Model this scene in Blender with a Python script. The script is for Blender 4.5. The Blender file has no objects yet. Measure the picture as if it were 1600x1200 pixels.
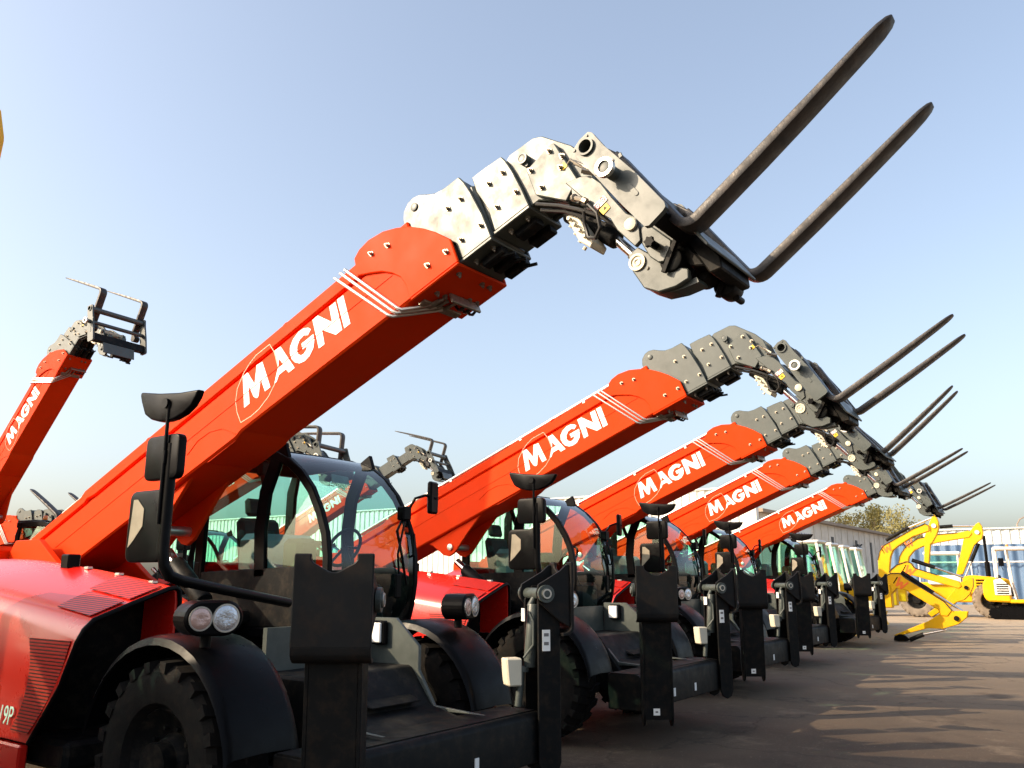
import bpy, bmesh, math, random
from mathutils import Vector, Matrix
R = math.radians
random.seed(7)
scn = bpy.context.scene
COL = scn.collection
# ------------------------------------------------------------ camera, sky, sun, exposure
cam = bpy.data.objects.new("camera", bpy.data.cameras.new("camera"))
COL.objects.link(cam)
cam.location = (0, 0, 1.6)
YAW, PITCH = 0.6108640290844532, 0.22798470722797834
cam.rotation_euler = (R(90) + PITCH, 0, YAW - R(90))
cam.data.sensor_width = 36
cam.data.lens = 1311.163 / 1600 * 36
cam.data.clip_end = 2000
cam.data.clip_start = 0.05
scn.camera = cam

SUN_AZ, SUN_EL = R(138), R(28)
sdir = Vector((math.cos(SUN_AZ) * math.cos(SUN_EL), math.sin(SUN_AZ) * math.cos(SUN_EL), math.sin(SUN_EL)))
sun = bpy.data.objects.new("sun", bpy.data.lights.new("sun", 'SUN'))
COL.objects.link(sun)
sun.rotation_euler = sdir.to_track_quat('Z', 'Y').to_euler()
sun.data.energy = 2.75
sun.data.angle = R(0.5)
sun.data.color = (1.0, 0.80, 0.56)

world = bpy.data.worlds.new("World")
scn.world = world
world.use_nodes = True
wn = world.node_tree
sky = wn.nodes.new('ShaderNodeTexSky')
sky.sky_type = 'NISHITA'
sky.sun_disc = False
sky.sun_elevation = SUN_EL
sky.sun_rotation = math.atan2(sdir.x, sdir.y)
sky.air_density = 1.0
sky.dust_density = 4.0
sky.ozone_density = 1.0
bg = wn.nodes['Background']
bg.inputs['Strength'].default_value = 0.15
hs = wn.nodes.new('ShaderNodeHueSaturation')
hs.inputs['Saturation'].default_value = 0.85
gm = wn.nodes.new('ShaderNodeGamma')
gm.inputs[1].default_value = 0.88
wn.links.new(sky.outputs[0], hs.inputs['Color'])
wn.links.new(hs.outputs[0], gm.inputs[0])
wn.links.new(gm.outputs[0], bg.inputs['Color'])
scn.view_settings.view_transform = 'Standard'
scn.view_settings.look = 'None'
scn.view_settings.gamma = 1
scn.view_settings.exposure = 1.27
scn.cycles.max_bounces = 8
scn.cycles.transparent_max_bounces = 24

# ------------------------------------------------------------ materials
def mat(name, col, rough=0.5, metal=0.0, spec=0.5, var=0.0, vscale=3.0, bump=0.0, bscale=60.0, coat=0.0, dirt=None, dirt_amt=0.0, rvar=0.0):
    m = bpy.data.materials.new(name)
    m.use_nodes = True
    nt = m.node_tree
    b = nt.nodes['Principled BSDF']
    b.inputs['Roughness'].default_value = rough
    b.inputs['Metallic'].default_value = metal
    b.inputs['Specular IOR Level'].default_value = spec
    b.inputs['Coat Weight'].default_value = coat
    b.inputs['Coat Roughness'].default_value = 0.08
    b.inputs['Base Color'].default_value = (*col, 1)
    tc = nt.nodes.new('ShaderNodeTexCoord')
    def noise(scale, det=4.0, ro=0.6):
        n = nt.nodes.new('ShaderNodeTexNoise')
        n.inputs['Scale'].default_value = scale
        n.inputs['Detail'].default_value = det
        n.inputs['Roughness'].default_value = ro
        nt.links.new(tc.outputs['Object'], n.inputs['Vector'])
        return n
    last = None
    if var > 0:
        n = noise(vscale)
        r = nt.nodes.new('ShaderNodeMapRange')
        r.inputs[1].default_value = 0.3; r.inputs[2].default_value = 0.7
        r.inputs[3].default_value = 1 - var; r.inputs[4].default_value = 1 + var
        nt.links.new(n.outputs['Fac'], r.inputs[0])
        mx = nt.nodes.new('ShaderNodeVectorMath'); mx.operation = 'SCALE'
        mx.inputs[0].default_value = col
        nt.links.new(r.outputs[0], mx.inputs['Scale'])
        last = mx.outputs[0]
    if dirt:
        n = noise(vscale * 2.3, 8.0, 0.7)
        r = nt.nodes.new('ShaderNodeMapRange')
        r.inputs[1].default_value = 0.48; r.inputs[2].default_value = 0.72
        r.inputs[3].default_value = 0; r.inputs[4].default_value = dirt_amt
        nt.links.new(n.outputs['Fac'], r.inputs[0])
        mm = nt.nodes.new('ShaderNodeMixRGB')
        mm.inputs[1].default_value = (*col, 1); mm.inputs[2].default_value = (*dirt, 1)
        if last: nt.links.new(last, mm.inputs[1])
        nt.links.new(r.outputs[0], mm.inputs[0])
        last = mm.outputs[0]
    if last: nt.links.new(last, b.inputs['Base Color'])
    if rvar > 0:
        n = noise(vscale * 1.7, 6.0)
        r = nt.nodes.new('ShaderNodeMapRange')
        r.inputs[1].default_value = 0.3; r.inputs[2].default_value = 0.7
        r.inputs[3].default_value = max(0.03, rough - rvar); r.inputs[4].default_value = min(1, rough + rvar)
        nt.links.new(n.outputs['Fac'], r.inputs[0]); nt.links.new(r.outputs[0], b.inputs['Roughness'])
    if bump > 0:
        n = noise(bscale, 5.0)
        bp = nt.nodes.new('ShaderNodeBump')
        bp.inputs['Strength'].default_value = bump; bp.inputs['Distance'].default_value = 0.01
        nt.links.new(n.outputs['Fac'], bp.inputs['Height']); nt.links.new(bp.outputs[0], b.inputs['Normal'])
    return m

def glass_mat(name, tint, refl=0.10):
    m = bpy.data.materials.new(name); m.use_nodes = True
    nt = m.node_tree; nt.nodes.clear()
    o = nt.nodes.new('ShaderNodeOutputMaterial')
    t = nt.nodes.new('ShaderNodeBsdfTransparent'); t.inputs[0].default_value = (*tint, 1)
    g = nt.nodes.new('ShaderNodeBsdfGlossy'); g.inputs['Roughness'].default_value = 0.03; g.inputs[0].default_value = (1, 1, 1, 1)
    f = nt.nodes.new('ShaderNodeLayerWeight'); f.inputs[0].default_value = 0.5
    pw = nt.nodes.new('ShaderNodeMath'); pw.operation = 'POWER'; pw.inputs[1].default_value = 4.0
    nt.links.new(f.outputs['Facing'], pw.inputs[0])
    ad = nt.nodes.new('ShaderNodeMath'); ad.operation = 'MULTIPLY_ADD'
    ad.inputs[1].default_value = 0.8; ad.inputs[2].default_value = refl
    nt.links.new(pw.outputs[0], ad.inputs[0])
    mx = nt.nodes.new('ShaderNodeMixShader')
    nt.links.new(ad.outputs[0], mx.inputs[0]); nt.links.new(t.outputs[0], mx.inputs[1]); nt.links.new(g.outputs[0], mx.inputs[2])
    nt.links.new(mx.outputs[0], o.inputs['Surface'])
    return m

M = {}
M['red'] = mat('red_paint', (0.74, 0.042, 0.002), 0.50, spec=0.06, var=0.05, vscale=1.5, dirt=(0.50, 0.055, 0.012), dirt_amt=0.25, rvar=0.08, coat=0.0)
M['hood_red'] = mat('hood_red_paint', (0.68, 0.015, 0.008), 0.28, spec=0.5, var=0.05, vscale=1.2, rvar=0.02, coat=0.3)
M['grey'] = mat('charcoal_green_paint', (0.055, 0.066, 0.060), 0.42, spec=0.5, var=0.15, vscale=4, dirt=(0.13, 0.135, 0.12), dirt_amt=0.25, rvar=0.1)
M['dark'] = mat('dark_chassis_paint', (0.006, 0.0066, 0.007), 0.5, spec=0.1, var=0.2, vscale=5, dirt=(0.10, 0.075, 0.05), dirt_amt=0.25, rvar=0.1)
M['legdark'] = mat('stabilizer_paint', (0.0055, 0.0062, 0.0066), 0.5, spec=0.10, var=0.15, vscale=5, dirt=(0.10, 0.06, 0.033), dirt_amt=0.15, rvar=0.1)
M['rusty'] = mat('worn_plate_paint', (0.0085, 0.009, 0.0095), 0.5, spec=0.15, var=0.2, vscale=3, dirt=(0.10, 0.05, 0.022), dirt_amt=0.16, rvar=0.12)
M['black'] = mat('black_plastic', (0.0035, 0.0035, 0.004), 0.34, spec=0.08, var=0.2, vscale=6, rvar=0.08)
M['tyre'] = mat('tyre_rubber', (0.009, 0.0085, 0.008), 0.85, spec=0.12, var=0.2, vscale=6, dirt=(0.035, 0.024, 0.016), dirt_amt=0.4, bump=0.3, bscale=40)
M['fork'] = mat('fork_steel', (0.030, 0.027, 0.026), 0.45, metal=0.3, var=0.3, vscale=7, dirt=(0.085, 0.058, 0.04), dirt_amt=0.4, bump=0.25, bscale=25, rvar=0.15)
M['chrome'] = mat('chrome_rod', (0.75, 0.72, 0.68), 0.18, metal=1.0)
M['pipe'] = mat('zinc_pipe', (0.62, 0.58, 0.52), 0.35, metal=0.85, var=0.1)
M['bolt'] = mat('zinc_bolt', (0.32, 0.28, 0.22), 0.45, metal=0.8, var=0.3, vscale=30)
M['white'] = mat('white_marking', (0.85, 0.84, 0.80), 0.5, var=0.04)
M['cream'] = mat('cream_cover', (0.62, 0.57, 0.44), 0.5, var=0.06)
M['mirbeige'] = mat('dusty_mirror', (0.30, 0.26, 0.20), 0.3, var=0.15, vscale=8)
M['line'] = mat('pale_outline', (0.85, 0.50, 0.34), 0.5)
M['yellow'] = mat('yellow_sticker', (0.85, 0.52, 0.01), 0.5)
M['ypaint'] = mat('yellow_paint', (0.80, 0.42, 0.003), 0.45, spec=0.25, var=0.06, vscale=2, dirt=(0.5, 0.33, 0.08), dirt_amt=0.2, rvar=0.08)
M['orange'] = mat('orange_mark', (0.85, 0.16, 0.01), 0.5)
M['redmark'] = mat('red_mark', (0.6, 0.03, 0.04), 0.5)
M['amber'] = mat('amber_lens', (0.85, 0.20, 0.02), 0.25, coat=0.4)
M['lens'] = mat('headlight_lens', (0.62, 0.63, 0.66), 0.12, metal=0.75, bump=0.5, bscale=70)
M['lens_amber'] = mat('indicator_lens', (0.62, 0.42, 0.36), 0.2, metal=0.5, bump=0.5, bscale=70)
M['mirror'] = mat('mirror_glass', (0.8, 0.8, 0.8), 0.02, metal=1.0)
M['hose'] = mat('rubber_hose', (0.015, 0.014, 0.013), 0.45)
M['seat'] = mat('seat_fabric', (0.03, 0.032, 0.034), 0.8, var=0.2)
M['film'] = mat('plastic_film', (0.25, 0.28, 0.28), 0.12, spec=0.8, bump=1.0, bscale=14)
M['ochre'] = mat('ochre_cover', (0.07, 0.045, 0.01), 0.6)
M['glass'] = glass_mat('cab_glass', (0.78, 0.95, 0.90), 0.03)
M['wind'] = glass_mat('windscreen_glass', (0.60, 0.88, 0.88), 0.05)
M['wcab'] = mat('white_cab_paint', (0.72, 0.70, 0.66), 0.4, var=0.06)
M['steelgrey'] = mat('grey_plastic', (0.16, 0.155, 0.15), 0.5, var=0.1)
M['dust'] = mat('dusty_rubber', (0.20, 0.16, 0.12), 0.9, var=0.3, vscale=5)

def mesh_red():
    m = mat('perforated_red', (0.45, 0.012, 0.008), 0.45, coat=0.1)
    nt = m.node_tree; b = nt.nodes['Principled BSDF']
    tc = nt.nodes.new('ShaderNodeTexCoord')
    dt = nt.nodes.new('ShaderNodeVectorMath'); dt.operation = 'DOT_PRODUCT'; dt.inputs[1].default_value = (150.0, 0.0, 300.0)
    nt.links.new(tc.outputs['Object'], dt.inputs[0])
    sn = nt.nodes.new('ShaderNodeMath'); sn.operation = 'SINE'; nt.links.new(dt.outputs['Value'], sn.inputs[0])
    mr = nt.nodes.new('ShaderNodeMapRange'); mr.inputs[1].default_value = -1; mr.inputs[2].default_value = 1
    nt.links.new(sn.outputs[0], mr.inputs[0])
    r = nt.nodes.new('ShaderNodeValToRGB')
    r.color_ramp.elements[0].position = 0.28; r.color_ramp.elements[0].color = (0.05, 0.003, 0.002, 1)
    r.color_ramp.elements[1].position = 0.42; r.color_ramp.elements[1].color = (0.62, 0.02, 0.012, 1)
    nt.links.new(mr.outputs[0], r.inputs[0]); nt.links.new(r.outputs[0], b.inputs['Base Color'])
    return m
M['mesh'] = mesh_red()

# ------------------------------------------------------------ mesh helpers
ORI = Vector((4.3, 5.0, 0.0))          # a telehandler's origin in the measured frame
def w(x, y, z): return Vector((x, y, z)) - ORI
def st(x, s, t): return Vector((x, -s, t))     # along / across a boom

class MB:
    def __init__(self): self.bm = bmesh.new()
    def _merge(self, t, mi=0):
        me = bpy.data.meshes.new('tmp'); t.to_mesh(me); t.free()
        n = len(self.bm.faces)
        self.bm.from_mesh(me); bpy.data.meshes.remove(me)
        self.bm.faces.ensure_lookup_table()
        for f in self.bm.faces[n:]: f.material_index = mi
        return self
    def prism(self, poly, f, a, b, bev=0.0, mi=0, seg=1):
        t = bmesh.new()
        A = [t.verts.new(f(p, a)) for p in poly]; B = [t.verts.new(f(p, b)) for p in poly]
        t.faces.new(A); t.faces.new(B[::-1])
        n = len(poly)
        for i in range(n): t.faces.new((A[i], B[i], B[(i + 1) % n], A[(i + 1) % n]))
        bmesh.ops.recalc_face_normals(t, faces=t.faces)
        if bev > 0: bmesh.ops.bevel(t, geom=list(t.edges), offset=bev, segments=seg, affect='EDGES', profile=0.5, clamp_overlap=True)
        return self._merge(t, mi)
    def box(self, lo, hi, bev=0.0, mi=0, mtx=None):
        t = bmesh.new()
        bmesh.ops.create_cube(t, size=1.0)
        lo, hi = Vector(lo), Vector(hi)
        for v in t.verts: v.co = Vector(((lo[i] + hi[i]) / 2 + v.co[i] * abs(hi[i] - lo[i]) for i in range(3)))
        if bev > 0: bmesh.ops.bevel(t, geom=list(t.edges), offset=bev, segments=1, affect='EDGES', profile=0.5, clamp_overlap=True)
        if mtx is not None: bmesh.ops.transform(t, matrix=mtx, verts=t.verts)
        return self._merge(t, mi)
    def wbox(self, lo, hi, bev=0.0, mi=0, mtx=None):
        return self.box(Vector(lo) - ORI, Vector(hi) - ORI, bev, mi, mtx)
    def cyl(self, p0, p1, r0, r1=None, seg=20, mi=0, caps=True, bev=0.0):
        p0, p1 = Vector(p0), Vector(p1); r1 = r0 if r1 is None else r1
        d = (p1 - p0); q = d.to_track_quat('Z', 'Y').to_matrix().to_4x4()
        t = bmesh.new()
        bmesh.ops.create_cone(t, cap_ends=caps, segments=seg, radius1=r0, radius2=r1, depth=d.length)
        if bev > 0 and caps:
            e = [x for x in t.edges if len([f for f in x.link_faces if len(f.verts) > 4]) == 1]
            bmesh.ops.bevel(t, geom=e, offset=bev, segments=2, affect='EDGES', profile=0.5)
        bmesh.ops.transform(t, matrix=Matrix.Translation((p0 + p1) / 2) @ q, verts=t.verts)
        return self._merge(t, mi)
    def ring(self, p0, p1, ro, ri, seg=28, mi=0):
        p0, p1 = Vector(p0), Vector(p1); d = p1 - p0; q = d.to_track_quat('Z', 'Y').to_matrix()
        t = bmesh.new(); L = []
        for k in range(seg):
            a = 2 * math.pi * k / seg; c = q @ Vector((math.cos(a), math.sin(a), 0))
            L.append([t.verts.new(p + c * r) for p, r in ((p0, ri), (p0, ro), (p1, ro), (p1, ri))])
        for k in range(seg):
            a, b = L[k], L[(k + 1) % seg]
            for i in range(4): t.faces.new((a[i], a[(i + 1) % 4], b[(i + 1) % 4], b[i]))
        bmesh.ops.recalc_face_normals(t, faces=t.faces)
        return self._merge(t, mi)
    def tube(self, path, r, seg=10, mi=0, closed=False):
        P = [Vector(p) for p in path]; t = bmesh.new(); rings = []; n = len(P)
        up = None
        for i, p in enumerate(P):
            a = P[(i - 1) % n] if (i > 0 or closed) else P[i]; b = P[(i + 1) % n] if (i < n - 1 or closed) else P[i]
            d = (b - a).normalized()
            if up is None:
                up = Vector((0, 0, 1)) if abs(d.z) < 0.9 else Vector((1, 0, 0))
            u = (up - d * up.dot(d)).normalized(); v = d.cross(u); up = u
            k = 1.0
            if 0 < i < n - 1:
                c = (P[i] - P[i - 1]).normalized().dot((P[i + 1] - P[i]).normalized())
                k = 1 / max(0.6, math.sqrt((1 + c) / 2))
            rings.append([t.verts.new(p + (u * math.cos(2 * math.pi * j / seg) + v * math.sin(2 * math.pi * j / seg)) * r * (1 if k < 1.01 else min(k, 1.3))) for j in range(seg)])
        m = n if closed else n - 1
        for i in range(m):
            A, B = rings[i], rings[(i + 1) % n]
            for j in range(seg): t.faces.new((A[j], A[(j + 1) % seg], B[(j + 1) % seg], B[j]))
        if not closed:
            t.faces.new(rings[0]); t.faces.new(rings[-1][::-1])
        bmesh.ops.recalc_face_normals(t, faces=t.faces)
        return self._merge(t, mi)
    def lathe(self, prof, f, seg=40, mi=0):
        """prof: (axial, radius) list; f(axial, rx, rz) -> point"""
        t = bmesh.new(); L = []
        for k in range(seg):
            a = 2 * math.pi * k / seg
            L.append([t.verts.new(f(ax, r * math.cos(a), r * math.sin(a))) for ax, r in prof])
        for k in range(seg):
            A, B = L[k], L[(k + 1) % seg]
            for i in range(len(prof) - 1): t.faces.new((A[i], A[i + 1], B[i + 1], B[i]))
        bmesh.ops.recalc_face_normals(t, faces=t.faces)
        return self._merge(t, mi)
    def sheet(self, grid, thick=0.0, mi=0):
        t = bmesh.new(); V = [[t.verts.new(p) for p in row] for row in grid]
        for i in range(len(V) - 1):
            for j in range(len(V[0]) - 1): t.faces.new((V[i][j], V[i + 1][j], V[i + 1][j + 1], V[i][j + 1]))
        bmesh.ops.recalc_face_normals(t, faces=t.faces)
        if thick: bmesh.ops.solidify(t, geom=list(t.faces), thickness=thick)
        return self._merge(t, mi)
    def mesh(self, name, mats, ang=32):
        me = bpy.data.meshes.new(name); self.bm.to_mesh(me); self.bm.free()
        for m in (mats if isinstance(mats, (list, tuple)) else [mats]): me.materials.append(M[m] if isinstance(m, str) else m)
        for p in me.polygons: p.use_smooth = True
        me.set_sharp_from_angle(angle=R(ang))
        return me

def link(name, me, parent=None, mtx=None):
    o = bpy.data.objects.new(name, me); COL.objects.link(o)
    if parent: o.parent = parent
    if mtx is not None: o.matrix_basis = mtx
    return o
def tag(o, label=None, cat=None, group=None, kind=None):
    if label: o['label'] = label
    if cat: o['category'] = cat
    if group: o['group'] = group
    if kind: o['kind'] = kind
    return o
def empty(name, loc, rz, label, cat, group=None):
    o = bpy.data.objects.new(name, None); COL.objects.link(o)
    o.location = loc; o.rotation_euler = (0, 0, rz); o.empty_display_size = 0.2
    return tag(o, label, cat, group)

def arc(cx, cy, r, a0, a1, n):
    return [(cx + r * math.cos(R(a0 + (a1 - a0) * i / n)), cy + r * math.sin(R(a0 + (a1 - a0) * i / n))) for i in range(n + 1)]
def strip(path, wd, closed=False):
    """2D band to the left of a path"""
    n = len(path); inner = []
    for i in range(n):
        a = Vector(path[max(i - 1, 0)]); b = Vector(path[min(i + 1, n - 1)])
        d = (b - a).normalized(); inner.append((path[i][0] - d.y * wd, path[i][1] + d.x * wd))
    return list(path) + inner[::-1]

# ------------------------------------------------------------ GROUND (setting)
def asphalt():
    m = bpy.data.materials.new('dusty_vignetted_asphalt'); m.use_nodes = True
    nt = m.node_tree; b = nt.nodes['Principled BSDF']
    tc = nt.nodes.new('ShaderNodeTexCoord')
    def noise(s, d=6, r=0.6):
        n = nt.nodes.new('ShaderNodeTexNoise'); n.inputs['Scale'].default_value = s; n.inputs['Detail'].default_value = d; n.inputs['Roughness'].default_value = r
        nt.links.new(tc.outputs['Object'], n.inputs['Vector']); return n
    def ramp(src, p0, c0, p1, c1):
        r = nt.nodes.new('ShaderNodeValToRGB'); e = r.color_ramp.elements
        e[0].position, e[0].color, e[1].position, e[1].color = p0, (*c0, 1), p1, (*c1, 1)
        nt.links.new(src, r.inputs[0]); return r
    big = ramp(noise(0.25, 8, 0.65).outputs['Fac'], 0.35, (0.052, 0.036, 0.024), 0.68, (0.125, 0.087, 0.056))
    patch = ramp(noise(1.3, 8, 0.7).outputs['Fac'], 0.56, (0, 0, 0), 0.70, (1, 1, 1))
    m1 = nt.nodes.new('ShaderNodeMixRGB'); m1.inputs[2].default_value = (0.27, 0.20, 0.135, 1)
    sc = nt.nodes.new('ShaderNodeMath'); sc.operation = 'MULTIPLY'; sc.inputs[1].default_value = 0.42
    nt.links.new(patch.outputs[0], sc.inputs[0]); nt.links.new(sc.outputs[0], m1.inputs[0]); nt.links.new(big.outputs[0], m1.inputs[1])
    fine = ramp(noise(160, 3).outputs['Fac'], 0.35, (0.55, 0.55, 0.55), 0.7, (1.25, 1.25, 1.25))
    m2 = nt.nodes.new('ShaderNodeMixRGB'); m2.blend_type = 'MULTIPLY'; m2.inputs[0].default_value = 0.75
    nt.links.new(m1.outputs[0], m2.inputs[1]); nt.links.new(fine.outputs[0], m2.inputs[2])
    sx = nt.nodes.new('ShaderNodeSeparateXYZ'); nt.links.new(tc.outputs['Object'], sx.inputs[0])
    fr = nt.nodes.new('ShaderNodeMapRange'); fr.inputs[1].default_value = 9; fr.inputs[2].default_value = 34; fr.inputs[4].default_value = 0.8  # vignette-like darkening near the camera painted in; sandy tone grows with distance
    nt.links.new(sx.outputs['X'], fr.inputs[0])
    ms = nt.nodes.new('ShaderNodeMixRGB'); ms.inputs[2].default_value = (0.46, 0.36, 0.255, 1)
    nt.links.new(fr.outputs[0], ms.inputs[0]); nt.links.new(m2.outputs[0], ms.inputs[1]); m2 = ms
    # cracks
    v = nt.nodes.new('ShaderNodeTexVoronoi'); v.feature = 'DISTANCE_TO_EDGE'; v.inputs['Scale'].default_value = 0.35
    nz = noise(1.5, 4); ad = nt.nodes.new('ShaderNodeVectorMath'); ad.operation = 'ADD'
    nt.links.new(tc.outputs['Object'], ad.inputs[0]); nt.links.new(nz.outputs['Color'], ad.inputs[1]); nt.links.new(ad.outputs[0], v.inputs['Vector'])
    cr = ramp(v.outputs['Distance'], 0.0, (0.35, 0.35, 0.35), 0.012, (1, 1, 1))
    m3 = nt.nodes.new('ShaderNodeMixRGB'); m3.blend_type = 'MULTIPLY'; m3.inputs[0].default_value = 0.6
    nt.links.new(m2.outputs[0], m3.inputs[1]); nt.links.new(cr.outputs[0], m3.inputs[2])
    st_ = ramp(noise(0.9, 5, 0.55).outputs['Fac'], 0.62, (1, 1, 1), 0.72, (0.45, 0.43, 0.42))
    m4 = nt.nodes.new('ShaderNodeMixRGB'); m4.blend_type = 'MULTIPLY'; m4.inputs[0].default_value = 0.8
    nt.links.new(m3.outputs[0], m4.inputs[1]); nt.links.new(st_.outputs[0], m4.inputs[2])
    gr = ramp(noise(38, 2, 0.5).outputs['Fac'], 0.66, (0, 0, 0), 0.74, (1, 1, 1))
    m5 = nt.nodes.new('ShaderNodeMixRGB'); m5.inputs[2].default_value = (0.36, 0.28, 0.2, 1)
    g2 = nt.nodes.new('ShaderNodeMath'); g2.operation = 'MULTIPLY'; g2.inputs[1].default_value = 0.5
    nt.links.new(gr.outputs[0], g2.inputs[0]); nt.links.new(g2.outputs[0], m5.inputs[0]); nt.links.new(m4.outputs[0], m5.inputs[1])
    nt.links.new(m5.outputs[0], b.inputs['Base Color'])
    b.inputs['Roughness'].default_value = 0.85; b.inputs['Specular IOR Level'].default_value = 0.25
    bp = nt.nodes.new('ShaderNodeBump'); bp.inputs['Strength'].default_value = 0.6; bp.inputs['Distance'].default_value = 0.008
    nt.links.new(noise(120, 4).outputs['Fac'], bp.inputs['Height']); nt.links.new(bp.outputs[0], b.inputs['Normal'])
    return m
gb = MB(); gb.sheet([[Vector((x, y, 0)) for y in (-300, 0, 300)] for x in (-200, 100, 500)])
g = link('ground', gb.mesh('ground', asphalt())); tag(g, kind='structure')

# ------------------------------------------------------------ TELEHANDLER (built once, then copied)
REC = []                                # (object, parent record index, transform group)
TELE_GROUP = 'red telehandlers parked in two rows'
root0 = empty('telehandler', ORI, 0, 'x', 'telehandler', TELE_GROUP)
def part(name, me, grp, label=None):
    o = link(name, me, root0); REC.append((o, None, grp))
    if label: o['label'] = label
    return len(REC) - 1
def sub(name, me, pi, mtx=None, grp=None, label=None):
    o = link(name, me, REC[pi][0], mtx); REC.append((o, pi, grp))
    if label: o['label'] = label
    return len(REC) - 1

# shared small meshes
def bolt_mesh(k=1.0):
    b = MB()
    b.cyl((0, 0, 0), (0, 0, 0.006 * k), 0.019 * k, seg=14)
    b.cyl((0, 0, 0.006 * k), (0, 0, 0.022 * k), 0.014 * k, seg=6)
    b.cyl((0, 0, 0.022 * k), (0, 0, 0.034 * k), 0.007 * k, seg=8)
    return b.mesh('bolt', 'bolt')
BOLT = bolt_mesh()
def bolts_side(pi, pts, x):             # on a face whose normal is -x in the boom frame
    for s, t in pts:
        sub('bolt', BOLT, pi, Matrix.Translation(st(x, s, t)) @ Matrix.Rotation(R(-90), 4, 'Y'))
def bolts_under(pi, pts, t):            # pts (x, s), on the underside
    for x, s in pts:
        sub('bolt', BOLT, pi, Matrix.Translation(st(x, s, t)) @ Matrix.Rotation(R(180), 4, 'X'))

# ---- chassis
b = MB()
b.prism([(8.6, 0.45), (8.6, 1.0), (4.2, 1.0), (3.9, 0.62), (3.9, 0.45)], lambda p, d: w(d, p[0], p[1]), 3.75, 4.8, 0.02)
b.wbox((3.6, 6.0, 1.0), (4.95, 8.3, 1.14), 0.02)
b.wbox((3.3, 4.45, 0.48), (5.25, 4.7, 0.68), 0.03)       # front axle
b.wbox((3.3, 7.75, 0.48), (5.25, 8.0, 0.68), 0.03)       # rear axle
b.wbox((3.0, 5.5, 0.42), (3.75, 7.0, 0.60), 0.03)
b.wbox((4.8, 5.5, 0.42), (5.6, 7.1, 1.05), 0.04)
CH = part('chassis', b.mesh('chassis', 'dark'), 'static')
b = MB()
b.prism([(4.66, 0.98), (4.2, 0.98), (3.98, 0.745), (3.55, 0.715), (4.66, 0.70)], lambda p, d: w(d, p[0], p[1]), 3.78, 3.81, 0.004)
for x in (4.74,):
    b.prism([(4.66, 1.32), (4.36, 1.32), (4.13, 1.13), (4.13, 0.97), (3.98, 0.745), (3.55, 0.715), (4.66, 0.70)], lambda p, d: w(d, p[0], p[1]), x, x + 0.03, 0.004)
b.prism([(4.68, 0.86), (4.2, 0.80), (3.58, 0.66), (3.58, 0.60), (4.68, 0.60)], lambda p, d: w(d, p[0], p[1]), 3.82, 4.73, 0.01, mi=1)
b.prism([(4.70, 1.28), (4.66, 1.28), (4.66, 0.86), (4.70, 0.86)], lambda p, d: w(d, p[0], p[1]), 3.82, 4.73)
b.prism([(4.4, 0.87), (4.05, 0.83), (3.95, 0.79), (4.4, 0.79)], lambda p, d: w(d, p[0], p[1]), 4.1, 4.6, 0.02, mi=1)
NO = part('chassis_nose', b.mesh('chassis_nose', ['grey', 'legdark']), 'static')
b = MB(); b.wbox((4.69, 4.42, 1.13), (4.735, 4.56, 1.30), 0.012)
mk = sub('marker_lamp', b.mesh('marker_lamp', 'black'), NO)
b = MB(); b.wbox((4.672, 4.45, 1.145), (4.694, 4.56, 1.285), 0.006)
sub('lamp_cover', b.mesh('lamp_cover', 'white'), NO)
b = MB(); b.prism([(4.50, 0.83), (4.38, 0.83), (4.42, 0.98), (4.46, 0.98)], lambda p, d: w(d, p[0], p[1]), 4.45, 4.55, 0.012)
sub('locking_catch', b.mesh('locking_catch', 'pipe'), NO)
# ---- front and rear stabilizer beams with their folded legs
def beam(y0, y1, nm):
    b = MB()
    b.prism([(y0, 0.36), (y0, 0.655), (y0 + 0.03, 0.69), (y1, 0.69), (y1, 0.36)], lambda p, d: w(d, p[0], p[1]), 3.20, 5.28, 0.008)
    b.wbox((3.20, y0 + 0.05, 0.69), (5.26, y1 - 0.03, 0.698))
    return part(nm, b.mesh(nm, 'legdark'), 'static')
FB = beam(3.44, 3.80, 'stabilizer_beam')
b = MB(); b.wbox((3.95, 3.432, 0.42), (3.99, 3.439, 0.50)); sub('reflector', b.mesh('reflector', 'white'), FB)
b = MB(); b.wbox((4.50, 3.432, 0.42), (4.54, 3.439, 0.50)); sub('reflector', b.mesh('reflector', 'white'), FB)
RB_ = beam(9.05, 9.40, 'stabilizer_beam')

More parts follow.
